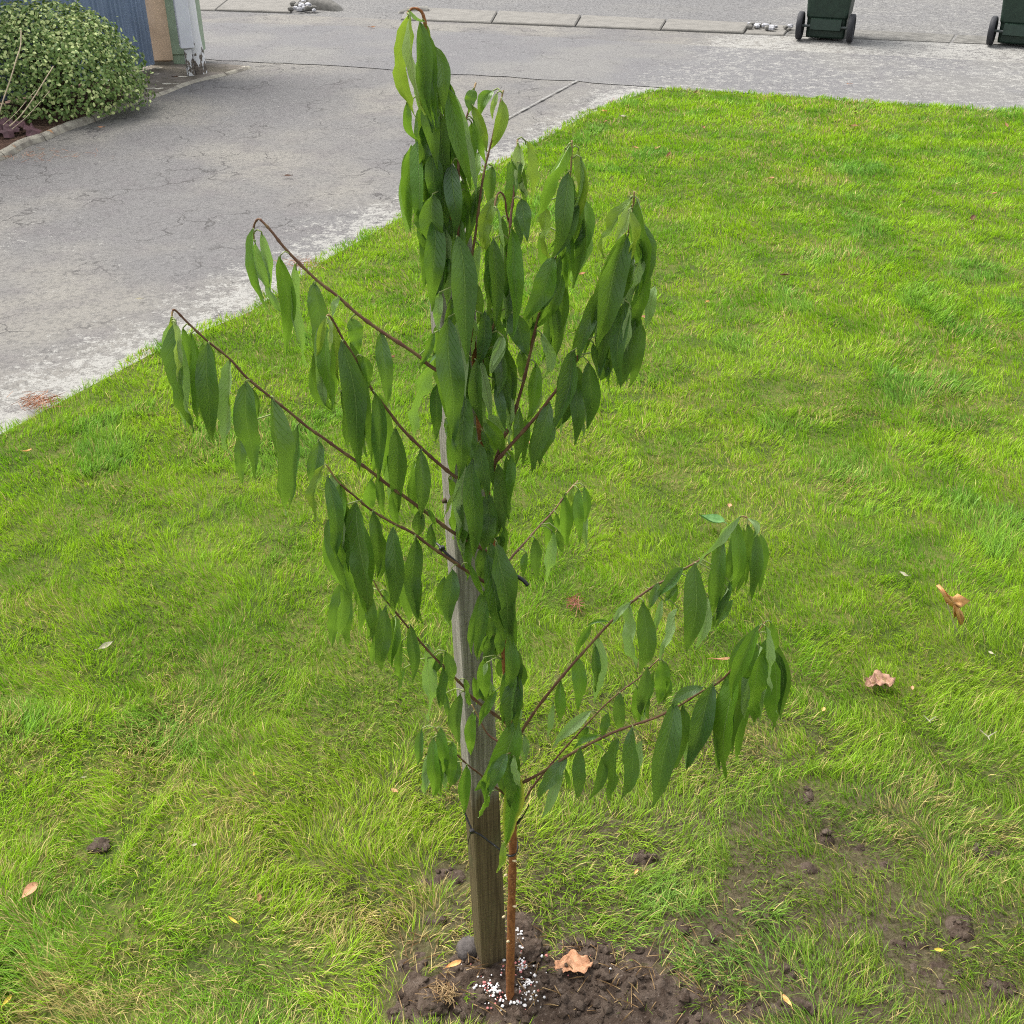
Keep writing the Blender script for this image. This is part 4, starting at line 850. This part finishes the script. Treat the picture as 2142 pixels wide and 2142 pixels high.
gz = soil_z(gx, gy, sa)
faces = []
W_ = 330
ii = np.arange(225 * 329); r_ = ii // 329; c_ = ii % 329; i0 = r_ * W_ + c_
faces = np.stack([i0, i0 + 1, i0 + W_ + 1, i0 + W_], 1).tolist()
o = mesh_obj('bare_soil', np.stack([gx, gy, gz], 1).tolist(), faces, M['soil'], smooth=True); tag(o, 'dark crumbly bare soil around the foot of the young tree', kind='structure')
def ico():
    bm = bmesh.new(); bmesh.ops.create_icosphere(bm, subdivisions=1, radius=1); bm.verts.ensure_lookup_table()
    v = np.array([list(q.co) for q in bm.verts]); f = np.array([[q.index for q in fa_.verts] for fa_ in bm.faces]); bm.free(); return v, f
bm = bmesh.new(); bmesh.ops.create_icosphere(bm, subdivisions=3, radius=1); IV3 = [Vector(q.co) for q in bm.verts]; IF3 = [tuple(q.index for q in f_.verts) for f_ in bm.faces]; bm.free()
def low_ico():
    t = (1 + 5 ** 0.5) / 2; v = np.array([(-1, t, 0), (1, t, 0), (-1, -t, 0), (1, -t, 0), (0, -1, t), (0, 1, t), (0, -1, -t), (0, 1, -t), (t, 0, -1), (t, 0, 1), (-t, 0, -1), (-t, 0, 1)], float); v /= np.linalg.norm(v[0])
    f = np.array([(0, 11, 5), (0, 5, 1), (0, 1, 7), (0, 7, 10), (0, 10, 11), (1, 5, 9), (5, 11, 4), (11, 10, 2), (10, 7, 6), (7, 1, 8), (3, 9, 4), (3, 4, 2), (3, 2, 6), (3, 6, 8), (3, 8, 9), (4, 9, 5), (2, 4, 11), (6, 2, 10), (8, 6, 7), (9, 8, 1)]); return v, f
LV, LF = low_ico()
def scatter(name, C_, R_, mat, jitter, tones=None, squash=0.8):
    n = len(C_); v = LV[None] * (1 + RNG.normal(0, jitter, (n, 12, 1))) * R_[:, None, None]; v[:, :, 2] *= squash
    an = RNG.random(n) * 6.28; co, si = np.cos(an)[:, None], np.sin(an)[:, None]; x, y = v[:, :, 0] * co - v[:, :, 1] * si, v[:, :, 0] * si + v[:, :, 1] * co
    v = np.stack([x, y, v[:, :, 2]], 2) + C_[:, None]; f = (LF[None] + (np.arange(n) * 12)[:, None, None]).reshape(-1, 3)
    me = bpy.data.meshes.new(name); me.from_pydata(v.reshape(-1, 3).tolist(), [], f.tolist()); me.materials.append(mat)
    if tones is not None:
        ca = me.attributes.new('tone', 'FLOAT_COLOR', 'POINT'); cc_ = np.ones((n * 12, 4), np.float32); cc_[:, :3] = np.repeat(tones, 12, 0); ca.data.foreach_set('color', cc_.ravel())
    o = bpy.data.objects.new(name, me); COL.objects.link(o); return o
cx = RNG.uniform(-0.7, 1.1, 60000); cy = RNG.uniform(0.82, 2.0, 60000); sa = soil_amount(cx, cy); k = RNG.random(60000) < (sa - 0.36) * 0.6
cx, cy, sa = cx[k][:9000], cy[k][:9000], sa[k][:9000]
rad = 0.0013 + 0.0085 * RNG.random(len(cx)) ** 5.0
cz = soil_z(cx, cy, sa) + rad * 0.3
tag(scatter('soil_crumbs', np.stack([cx, cy, cz], 1), rad, M['soil'], 0.17), 'loose soil crumbs scattered over the bare earth', kind='stuff')
def lump(name, px, py, r_px, mat, label, cat, squash=0.75, seed=0, rough=0.22, lift=0.5, stretch=1.0):
    c_ = G(px, py); R_ = r_px / F * depth_of(c_); rl = random.Random(seed); vs = []
    ph_ = [rl.uniform(0, 6.28) for _ in range(9)]
    for v in IV3:
        k = 1 + rough * (math.sin(3.1 * v.x + ph_[0]) * math.sin(2.7 * v.y + ph_[1]) * 0.8 + math.sin(6.3 * v.z + ph_[2]) * math.sin(5.9 * v.x + ph_[3]) * 0.5 + 0.45 * math.sin(11 * v.y + ph_[4]) * math.sin(12 * v.z + ph_[5])) + rl.uniform(-1, 1) * rough * 0.22
        vs.append((c_.x + v.x * R_ * k * stretch, c_.y + v.y * R_ * k, c_.z + R_ * squash * lift + v.z * R_ * k * squash))
    o = mesh_obj(name, vs, IF3, mat, None, rough < 0.15, origin=c_); return tag(o, label, cat)
lump('soil_clod', 1098, 1948, 17, M['soil'], 'soil clod right behind the trunk, the farther of two', 'clod', seed=1)
lump('soil_clod', 1110, 2000, 27, M['soil'], 'large soil clod to the right of the trunk beside the pellets', 'clod', seed=2, lift=0.7)
lump('soil_clod', 1030, 2042, 18, M['soil'], 'soil clod at the foot of the stake, left of the trunk', 'clod', seed=3)
lump('soil_clod', 210, 1772, 20, M['soil'], 'dark soil clod lying alone in the grass at left', 'clod', 0.55, seed=4, stretch=1.2)
lump('soil_clod', 905, 2105, 36, M['soil'], 'soil clod with dry roots at the lower left of the bare patch', 'clod', 0.6, seed=5)
lump('soil_clod', 1090, 2072, 12, M['soil'], 'small soil clod just right of the trunk base', 'clod', seed=6)
lump('soil_clod', 1153, 2090, 16, M['soil'], 'soil clod right of the pellets near the bottom edge', 'clod', 0.6, seed=8)
lump('soil_clod', 2003, 1952, 20, M['soil'], 'soil clod in the grass at far right', 'clod', 0.35, seed=9)
lump('round_stone', 980, 1990, 27, M['stone'], 'smooth round grey stone beside the foot of the stake', 'stone', 0.85, 12, 0.10, 0.35)
pc = []
for (x, y, sx, sy, n_) in ((1022, 2080, 14, 14, 60), (1045, 2100, 24, 12, 45), (1090, 2030, 8, 8, 26), (1098, 2055, 14, 14, 34), (1105, 2085, 14, 16, 26), (1092, 2100, 22, 10, 34), (1088, 1990, 5, 14, 10), (1110, 2010, 20, 8, 14), (1054, 2042, 5, 5, 6), (1170, 2030, 80, 26, 14), (990, 2050, 30, 20, 4), (1085, 1965, 6, 8, 4)):
    for _ in range(n_):
        g = G(random.gauss(x, sx * 0.85), random.gauss(y, sy * 0.85)); pc.append((g.x, g.y, 0))
pc = np.array(pc); s_ = soil_amount(pc[:, 0], pc[:, 1]); pr = 0.0009 + 0.0020 * RNG.random(len(pc)) ** 1.5
pc[:, 2] = soil_z(pc[:, 0], pc[:, 1], s_) + pr * 0.7 + 0.002
tn_ = np.where(RNG.random(len(pc))[:, None] < 0.78, np.array([0.78, 0.76, 0.74]), np.array([0.62, 0.22, 0.20])) * RNG.uniform(0.8, 1.05, (len(pc), 1))
tag(scatter('fertiliser_pellets', pc, pr, M['pellet'], 0.20, tn_, 0.85), 'white and pink fertiliser pellets sprinkled around the trunk', kind='stuff')

# ------------------------------------------------------------------ lawn grass: every blade is geometry
LP = np.array([(p.x, p.y) for p in LAWN])
def inside(x, y, poly):
    c_ = np.zeros(len(x), bool); j = len(poly) - 1
    for i in range(len(poly)):
        xi, yi = poly[i]; xj, yj = poly[j]
        c_ ^= ((yi > y) != (yj > y)) & (x < (xj - xi) * (y - yi) / (yj - yi + 1e-12) + xi); j = i
    return c_
bands = [(0.70, 1.0), (1.0, 1.4), (1.4, 1.9), (1.9, 2.5), (2.5, 3.2), (3.2, 4.2), (4.2, 5.4), (5.4, 6.6), (6.6, 8.2)]
bx_, by_ = [], []
for (d0, d1) in bands:
    dm = (d0 + d1) / 2; half = 0.4463 * (d1 * CP + CAM_H * SP) + 0.12
    dens = 46000 if dm < 1.7 else 56000 * (1.7 / dm) ** 1.2
    n = int(2 * half * (d1 - d0) * dens); bx_.append(RNG.uniform(-half, half, n)); by_.append(RNG.uniform(d0, d1, n))
    mar = 1.1; n2 = int(2 * mar * (d1 - d0) * dens * 0.28)          # a wider, thinner margin outside the frame
    sgn = RNG.choice([-1.0, 1.0], n2); bx_.append(sgn * (half + RNG.random(n2) * mar)); by_.append(RNG.uniform(d0, d1, n2))
x = np.concatenate(bx_); y = np.concatenate(by_)
k = inside(x + (fbm(x, y, 9, 3) - 0.5) * 0.09, y + (fbm(x, y, 9, 9) - 0.5) * 0.09, LP); x, y = x[k], y[k]
so = soil_amount(x, y); thin = fbm(x, y, 7, 21, 3)
near = np.clip((2.3 - y) / 1.1, 0, 1)
tfn = vnoise(x, y, 16, 77)
k = RNG.random(len(x)) > np.clip((so * (0.75 + 0.5 * (tfn < 0.72)) - 0.16) * 1.7 - 1.1 * (tfn > 0.75), 0, 0.985); x, y, so, thin, near = x[k], y[k], so[k], thin[k], near[k]
# keep blades off the trunk, stake and stone feet
k = (np.hypot(x - 0.0, y - D0) > 0.035) & (np.hypot(x - c0.x, y - c0.y - 0.02) > 0.04); x, y, so, thin, near = x[k], y[k], so[k], thin[k], near[k]
n = len(x); print('blades', n)
clump = fbm(x, y, 5.5, 60, 3); fineN = vnoise(x, y, 32, 64); big = fbm(x, y, 1.3, 70, 3)
ang = fbm(x, y, 4.2, 80, 2) * 6.28 * 2.6 + RNG.normal(0, 0.75, n)
tuft = np.clip((fbm(x, y, 3.6, 90, 3) - 0.64) * 8, 0, 0.8)             # longer bluish tufts
Lb = (0.015 + 0.013 * clump + 0.010 * fineN) * RNG.uniform(0.65, 1.25, n) * (1 + 0.55 * near + 0.5 * tuft)
Lb *= 1 - 0.35 * np.clip(so, 0, 1)
lean = np.clip(RNG.normal(0.50, 0.28, n) + 0.45 * near * (0.3 + vnoise(x, y, 3, 99)), 0.08, 1.35)
wb = (0.0012 + 0.0010 * RNG.random(n) ** 1.5) * np.maximum(1.0, y / 2.1) ** 0.9 * (1 + 0.5 * tuft)
z0 = 0.0 + (fbm(x, y, 3.0, 33, 3) - 0.5) * 0.012 + (fineN - 0.5) * 0.008 - 0.002
GREEN, LIME, BLUE, STRAW, OLIVE = [np.array(c_) for c_ in ((0.175, 0.385, 0.013), (0.345, 0.57, 0.018), (0.21, 0.41, 0.08), (0.72, 0.58, 0.23), (0.36, 0.47, 0.04))]
w1 = np.clip((clump - 0.33) * 3.4 + RNG.normal(0, 0.28, n), 0, 1)[:, None]
tone = GREEN * (1 - w1) + LIME * w1
w2 = np.clip((big - 0.45) * 3 + RNG.normal(0, 0.25, n) + 0.15 * near, 0, 1)[:, None] * (0.22 + 0.40 * near[:, None]); tone = tone * (1 - w2) + OLIVE * w2
w4 = (np.clip((2.0 - y) / 0.6, 0, 1) * np.clip((x - 0.05) / 0.3, 0, 1) * RNG.uniform(0.2, 0.8, n))[:, None]; tone = tone * (1 - w4) + np.array([0.13, 0.26, 0.035]) * w4   # blades tinted darker green towards the near right
w3 = (tuft * RNG.uniform(0.3, 1, n))[:, None]; tone = tone * (1 - w3) + BLUE * w3
dry = np.clip((fbm(x, y, 4.8, 120, 3) - 0.52) * 5, 0, 1)
isd = RNG.random(n) < (0.035 + 0.11 * near + dry * (0.22 + 0.25 * near) + 0.10 * near * (x < 0.0)); tone[isd] = STRAW * RNG.uniform(0.55, 1.1, (isd.sum(), 1))
tone *= RNG.uniform(0.66, 1.28, (n, 1))
def blades(sel, seg):
    m_ = sel.sum(); X, Y, Z, A_, L1, LE, WB, TO = x[sel], y[sel], z0[sel], ang[sel], Lb[sel], lean[sel], wb[sel], tone[sel]
    dx, dy = np.cos(A_), np.sin(A_); fa_ = RNG.random(m_) * np.pi; sx, sy = np.cos(fa_), np.sin(fa_)
    rows = []; cols = []
    px1, py1, pz1 = X, Y, Z; th = LE * 0.45
    for i in range(seg + 1):
        t = i / seg; wv = WB * (1 - t ** 1.6)
        if i > 0:
            th2 = LE * (0.45 + 1.0 * (i / seg)); st = L1 / seg
            px1 = px1 + dx * np.sin(th2) * st; py1 = py1 + dy * np.sin(th2) * st; pz1 = pz1 + np.cos(th2) * st
            pz1 = np.maximum(pz1, Z + 0.002)
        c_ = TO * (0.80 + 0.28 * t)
        if i < seg:
            rows.append(np.stack([px1 - sx * wv / 2, py1 - sy * wv / 2, pz1], 1)); rows.append(np.stack([px1 + sx * wv / 2, py1 + sy * wv / 2, pz1], 1)); cols += [c_, c_]
        else: rows.append(np.stack([px1, py1, pz1], 1)); cols.append(c_)
    k_ = len(rows); V_ = np.stack(rows, 1).reshape(-1, 3); C_ = np.stack(cols, 1).reshape(-1, 3)
    base = (np.arange(m_) * k_)[:, None]
    loops = []; tot = []
    for i in range(seg - 1): loops.append(base + np.array([[2 * i, 2 * i + 1, 2 * i + 3, 2 * i + 2]])); tot.append(4)
    loops.append(base + np.array([[2 * seg - 2, 2 * seg - 1, 2 * seg]])); tot.append(3)
    return V_, C_, np.concatenate(loops, 1).ravel(), np.tile(np.array(tot), m_)
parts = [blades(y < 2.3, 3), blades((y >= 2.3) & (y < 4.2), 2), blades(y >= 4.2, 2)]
off = 0; VV, CC, LL, TT = [], [], [], []
for (v_, c_, l_, t_) in parts: VV.append(v_); CC.append(c_); LL.append(l_ + off); TT.append(t_); off += len(v_)
VV = np.concatenate(VV).astype(np.float32); CC = np.concatenate(CC); LL = np.concatenate(LL).astype(np.int32); TT = np.concatenate(TT).astype(np.int32)
me = bpy.data.meshes.new('lawn_grass'); me.vertices.add(len(VV)); me.vertices.foreach_set('co', VV.ravel())
me.loops.add(len(LL)); me.loops.foreach_set('vertex_index', LL); me.polygons.add(len(TT))
me.polygons.foreach_set('loop_start', np.concatenate([[0], np.cumsum(TT)[:-1]]).astype(np.int32)); 
me.update(calc_edges=False)
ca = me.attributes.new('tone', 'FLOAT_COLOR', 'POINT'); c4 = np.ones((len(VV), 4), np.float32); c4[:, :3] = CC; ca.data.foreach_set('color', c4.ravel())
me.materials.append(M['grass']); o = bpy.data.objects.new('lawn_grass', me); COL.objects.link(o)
tag(o, 'short bright green lawn grass with straw-coloured patches', 'grass', kind='stuff')
print('grass tris', int((TT - 2).sum()))

# ------------------------------------------------------------------ fallen leaves and litter
fl = random.Random(21)
def litter_leaf(px, py, len_px, ang_deg, mat, label, ratio=0.45, curl=0.5, lift=0.02, cat='fallen leaf', group='fallen leaves on the lawn', tilt=0.0, name='fallen_leaf'):
    c_ = G(px, py); L = len_px / F * depth_of(c_); a_ = math.radians(ang_deg)
    dirv = Vector((math.cos(a_), math.sin(a_), 0)); sid = Vector((-dirv.y, dirv.x, 0)); up = Vector((0, 0, 1))
    nl, nc = 8, 4; vs = []; ph_ = fl.uniform(0, 6)
    for i in range(nl + 1):
        t = i / nl; w = max(0.03, math.sin(math.pi * min(1, t * 0.95 + 0.04)) ** 0.8) * L * ratio / 2
        for j in range(nc + 1):
            v = -1 + 2 * j / nc
            q = c_ + dirv * (t - 0.5) * L * math.cos(tilt) + sid * v * w * (1 - 0.25 * curl * abs(v)) + up * (lift + abs(v) ** 1.5 * w * curl + (t - 0.5) ** 2 * L * curl * 0.8 + 0.06 * L * math.sin(5 * t + ph_) * v + (t - 0.5) * L * math.sin(tilt))
            vs.append(q)
    fs = [(i * 5 + j, i * 5 + j + 1, i * 5 + 6 + j, i * 5 + 5 + j) for i in range(nl) for j in range(nc)]
    mb = MB(); mb.add(vs, fs); mb.tube([c_ - dirv * L * 0.5 * math.cos(tilt) + up * (lift + L * curl * 0.2 - 0.5 * L * math.sin(tilt)), c_ - dirv * L * 0.72 + up * (lift + 0.1 * L)], [L * 0.02, L * 0.012], 4)
    o = mb.build(name, M[mat], None, True, origin=c_); return tag(o, label, cat, group)
LIT = [
 (68, 1878, 40, 60, 'tan', 'tan dead leaf lying in the grass near the left edge', .7), (545, 1893, 24, 100, 'brown', 'small reddish brown oval leaf in the grass left of the stake', .5), (950, 2034, 34, 25, 'orange', 'curled orange-yellow leaf left of the stake foot on the soil', .5),
 (826, 1668, 24, 130, 'tan', 'thin tan leaf left of the stake at the level of the lowest branch', .4), (1105, 940, 26, 80, 'tan', 'pale orange leaf in the grass seen between the middle right branches', .7), (1353, 674, 24, 10, 'tan', 'tan leaf just right of the drooping right upper branch', .5),
 (1217, 583, 16, 0, 'tan', 'small tan leaf just above the right upper branch', .5), (1479, 641, 17, 60, 'orange', 'small orange-tan leaf in the middle of the lawn', .6), (1640, 585, 20, 150, 'darkbrown', 'dark brown crumpled leaf in the middle of the lawn', .6), (1525, 1070, 20, 80, 'tan', 'small tan leaf above the pale green fallen leaf', .6),
 (1887, 1213, 22, 160, 'pale', 'small cream curled leaf just left of the orange maple leaf', .4), (1505, 1393, 40, 5, 'tan', 'flat tan leaf behind the lower right branch tip', .25), (1330, 316, 15, 20, 'tan', 'leftmost of three small tan leaves near the far lawn corner', .5), (1376, 316, 17, 30, 'tan', 'middle of three small tan leaves near the far lawn corner', .5), (1398, 333, 20, 60, 'brown', 'brown leaf, rightmost of three near the far lawn corner', .4),
 (1612, 381, 14, 0, 'tan', 'small tan leaf in the far half of the lawn, alone', .5), (1785, 270, 20, 0, 'brown', 'brown leaf near the far lawn edge below the whole bin', .4), (2104, 269, 15, 90, 'brown', 'upright brown leaf near the far right corner of the lawn', .6), (2078, 413, 17, 30, 'tan', 'tan leaf near the right edge in the far lawn', .5), (2033, 465, 20, 60, 'darkbrown', 'almost black leaf standing in the far lawn at right', .6),
 (1265, 239, 20, 70, 'orange', 'orange leaf at the far left lawn edge', .6), (1302, 251, 18, 150, 'pale', 'cream leaf just inside the far left lawn edge', .4), (1240, 231, 22, 10, 'pale', 'cream leaf on the asphalt by the lawn edge', .4), (1472, 274, 16, 90, 'brown', 'brown leaf beyond the three small tan leaves', .5), (1310, 228, 12, 60, 'brown', 'tiny brown leaf inside the far lawn corner', .5), (1788, 244, 10, 60, 'darkbrown', 'tiny dark leaf close to the far lawn edge', .6), (1938, 246, 9, 20, 'darkbrown', 'tiny black speck of leaf near the far right lawn edge', .6),
 (1455, 199, 12, 50, 'darkbrown', 'tiny dark green-black leaf at the far lawn corner', .5), (1208, 1280, 1, 0, None, '', 0), (225, 1366, 34, 35, 'pale', 'pale grey curled leaf in the grass at left', .45), (533, 1633, 10, 100, 'yellow', 'tiny yellow leaf in the grass left of the lower branches', .5), (490, 1940, 26, 145, 'yellow', 'yellow leaf in the grass at lower left', .35), (1960, 2002, 22, 170, 'yellow', 'yellow leaf in the grass at lower right', .4), (1643, 2110, 34, 110, 'orange', 'orange and yellow leaf near the bottom edge right of the soil', .4),
 (60, 955, 20, 0, 'orange', 'orange leaf on the lawn near the left edge', .4), (2070, 1380, 20, 110, 'pale', 'thin cream leaf below the orange maple leaf', .3), (1905, 1452, 13, 70, 'tan', 'small tan leaf right of the crumpled brown leaf', .6), (1720, 1497, 14, 60, 'orange', 'small orange leaf below the crumpled brown leaf', .6), (818, 760, 18, 20, 'brown', 'brown leaf in the grass under the upper left branch', .6), (1263, 262, 14, 0, 'brown', 'small brown leaf below the orange one at the lawn edge', .5),
 (180, 1640, 12, 30, 'pale', 'tiny cream leaf in the grass, far left', .5), (410, 1782, 14, 0, 'pale', 'tiny cream leaf right of the lone dark clod', .5), (20, 2110, 30, 70, 'yellow', 'yellow leaf at the bottom left corner', .4), (1330, 1838, 16, 60, 'orange', 'small orange leaf in the grass right of the trunk', .5)]
for (px, py, ln, an, mt, lb, ra) in LIT:
    if mt is None: continue
    on_asphalt = lb.endswith('asphalt by the lawn edge')
    litter_leaf(px, py, ln, an, mt, lb, ra, fl.uniform(0.35, 0.9), 0.0 if on_asphalt else 0.017, tilt=fl.uniform(-0.3, 0.4))
for (px, py, ln, an, mt, lb) in ((1778, 172, 12, 0, 'tan', 'small tan leaf on the footpath between lawn and bins'), (778, 54, 16, 20, 'brown', 'thin brown twig-like leaf on the footpath left of the tree top'), (212, 262, 14, 10, 'tan', 'small tan leaf on the driveway beside the edging'), (365, 157, 14, 0, 'darkbrown', 'dark curled leaf on the mossy apron by the pole'), (602, 363, 20, 0, 'darkbrown', 'dark bark chip lying on the driveway'), (292, 619, 16, 10, 'pale', 'small white leaf on the driveway above the left branch tip')):
    litter_leaf(px, py, ln, an, mt, lb, 0.35, 0.4, -0.012, 'fallen leaf', 'fallen leaves on the asphalt')
# big brown leaf on the soil
# pale green fallen leaf
litter_leaf(1485, 1112, 56, 150, 'greenpale', 'pale green fallen leaf in the grass behind the right branch', 0.55, 0.8, 0.03)
# fallen sprig leaves lower right
for (px, py, s_) in ((1940, 1525, 9), (2062, 1558, 12)):
    c_ = G(px, py); r_ = s_ / F * depth_of(c_); mb = MB(); u_ = Vector((0, 0, 0.022))
    for a_ in (20, 140, 255): mb.tube([c_ + u_, c_ + u_ + Vector((math.cos(math.radians(a_)) * r_ * 1.6, math.sin(math.radians(a_)) * r_ * 1.6, 0.008))], [0.0016, 0.0007], 4)
    tag(mb.build('pale_twig', M['pale'], None, origin=c_), 'small forked cream twig in the grass, %s of two at right' % ('upper' if s_ == 9 else 'lower'), 'twig')
# orange maple-like leaf standing on its stalk
OUT = [(990, 725), (1012, 716), (1045, 750), (1083, 790), (1105, 802), (1135, 778), (1180, 800), (1222, 826), (1190, 850), (1165, 870), (1146, 876), (1170, 905), (1183, 945), (1174, 985), (1152, 988), (1138, 960), (1128, 930), (1110, 948), (1112, 915), (1121, 882), (1086, 858), (1060, 848), (1050, 820), (1034, 785)]
base_ = G(1650 + 1135 / 3.22, 1000 + 1040 / 3.22); d_ = base_.y
mp = tag(empty('maple_leaf', base_), 'orange lobed leaf standing upright on its stalk in the lawn at right', 'fallen leaf', 'fallen leaves on the lawn')
def mpt(x_, y_, dd): return P(1650 + x_ / 3.22, 1000 + y_ / 3.22, d_ + dd)
ctr = (1105, 835); rings = []
vs = [mpt(ctr[0], ctr[1], -0.012)]; N_ = len(OUT)
for fr in (0.5, 1.0):
    for i, (x_, y_) in enumerate(OUT):
        dd = -0.012 + fr * 0.010 * math.sin(i * 1.3) + fr * fr * 0.012 * (1 if i % 3 else -0.5)
        vs.append(mpt(ctr[0] + (x_ - ctr[0]) * fr, ctr[1] + (y_ - ctr[1]) * fr, dd))
fs = [(0, 1 + i, 1 + (i + 1) % N_) for i in range(N_)] + [(1 + i, 1 + N_ + i, 1 + N_ + (i + 1) % N_, 1 + (i + 1) % N_) for i in range(N_)]
bl = mesh_obj('blade', vs, fs, M['orange'], mp, True, origin=base_)
sm = bl.modifiers.new('thickness', 'SOLIDIFY'); sm.thickness = 0.0006
mb = MB(); mb.tube(smooth_path([mpt(1068, 845, -0.014), mpt(1090, 920, -0.016), mpt(1115, 990, -0.012), mpt(1140, 1050, 0)], 4), 0.0012, 5); mb.build('stalk', M['straw'], mp, True, origin=base_)
# crumpled pinkish brown leaf
def crumple(name, px, py, wpx, hpx, mat, label, seed, hz=0.03):
    c_ = G(px, py); k_ = depth_of(c_) / F; W1 = wpx * k_; rl = np.random.default_rng(seed); n1, n2 = 16, 11; vs = []
    for i in range(n1):
        for j in range(n2):
            u_, v_ = i / (n1 - 1) * 2 - 1, j / (n2 - 1) * 2 - 1
            an = math.atan2(v_, u_); lob = 0.94 + 0.06 * math.cos(an * 7 + 0.5); rr_ = min(1, max(abs(u_), abs(v_)))
            u2 = u_ * math.sqrt(1 - v_ * v_ / 2) * lob; v2 = v_ * math.sqrt(1 - u_ * u_ / 2) * lob
            h = hz * (0.45 + 0.55 * math.sin(u2 * 3.4 + seed) * math.sin(v2 * 4.6 + 1) + 0.45 * math.sin(11 * u2 + 5 * v2 + seed) + 0.3 * math.sin(17 * v2 - 6 * u2) + 0.7 * abs(v2) ** 2)
            vs.append((c_.x + u2 * W1 / 2 * 0.95, c_.y + v2 * W1 * 0.27 * (1.15 - 0.5 * u2 * u2) + 0.004 * math.sin(5 * u2 + 2), 0.018 + max(0.0, h)))
    fs = [(i * n2 + j, (i + 1) * n2 + j, (i + 1) * n2 + j + 1, i * n2 + j + 1) for i in range(n1 - 1) for j in range(n2 - 1)]
    o = mesh_obj(name, vs, fs, M[mat], None, True, origin=c_); sm_ = o.modifiers.new('thickness', 'SOLIDIFY'); sm_.thickness = 0.0006
    return tag(o, label, 'fallen leaf', 'fallen leaves on the lawn')
crumple('crumpled_leaf', 1836, 1443, 70, 34, 'pink', 'crumpled pinkish brown leaf in the lawn below the orange maple leaf', 4, 0.011)
crumple('crumpled_leaf', 1198, 2034, 88, 40, 'tan', 'large crinkled tan leaf lying on the bare soil right of the trunk', 9, 0.007)
# needle litter
def needles(name, px, py, rx, ry, n_, mat, label, z_, ln, up=0.3):
    mb = MB(); c_ = G(px, py)
    for _ in range(n_):
        q = G(fl.gauss(px, rx), fl.gauss(py, ry)); a_ = fl.uniform(0, 6.28); l_ = ln * fl.uniform(0.5, 1.2)
        d_ = Vector((math.cos(a_), math.sin(a_), fl.uniform(0, up))) * l_; q.z = z_ + fl.uniform(0, 0.012)
        mb.tube([q - d_ / 2, q + d_ / 2], [0.0009, 0.0005], 3, 0, False)
    return tag(mb.build(name, M[mat], None, origin=c_), label, 'plant litter', kind='stuff')
needles('needle_litter', 90, 842, 22, 7, 150, 'rustneedle', 'rusty dry needles heaped at the lawn edge on the left', 0.0, 0.05)
needles('needle_litter', 640, 553, 22, 6, 90, 'rustneedle', 'rusty litter at the lawn edge behind the upper left branch', 0.0, 0.04)
needles('needle_litter', 1300, 212, 16, 5, 60, 'redtwig', 'reddish litter at the far left corner of the lawn', -0.01, 0.05)
needles('flower_spike', 1204, 1284, 8, 7, 34, 'redtwig', 'pinkish red dried flower spike lying in the grass right of the stake', 0.025, 0.03, 1.2)
needles('dead_roots', 925, 2095, 15, 9, 110, 'deadgrass', 'tangle of dry straw-coloured roots at the lower left of the soil', 0.016, 0.022, 0.4)
needles('edge_litter', 70, 318, 60, 6, 70, 'rustneedle', 'rusty plant litter along the garden edging', ZD + 0.004, 0.05)

# dead blades lying on the soil
mb = MB()
for _ in range(170):
    q = G(fl.uniform(830, 1560), fl.uniform(1955, 2135)); a_ = fl.uniform(0, 6.28); l_ = fl.uniform(0.012, 0.045)
    zq = float(soil_z(np.array([q.x]), np.array([q.y]), soil_amount(np.array([q.x]), np.array([q.y])))[0]) + 0.004
    d_ = Vector((math.cos(a_), math.sin(a_), fl.uniform(-0.1, 0.35))) * l_; side = Vector((-math.sin(a_), math.cos(a_), 0)) * 0.0007; q.z = max(zq, 0.002)
    mb.add([q - side, q + side, q + d_ * 0.6 + side + Vector((0, 0, 0.003)), q + d_ + Vector((0, 0, 0.001)), q + d_ * 0.6 - side + Vector((0, 0, 0.003))], [(0, 1, 2, 3, 4)])
tag(mb.build('dead_blades', M['deadgrass'], None, origin=G(1150, 2050)), 'dry dead grass blades strewn over the bare soil', 'plant litter', kind='stuff')
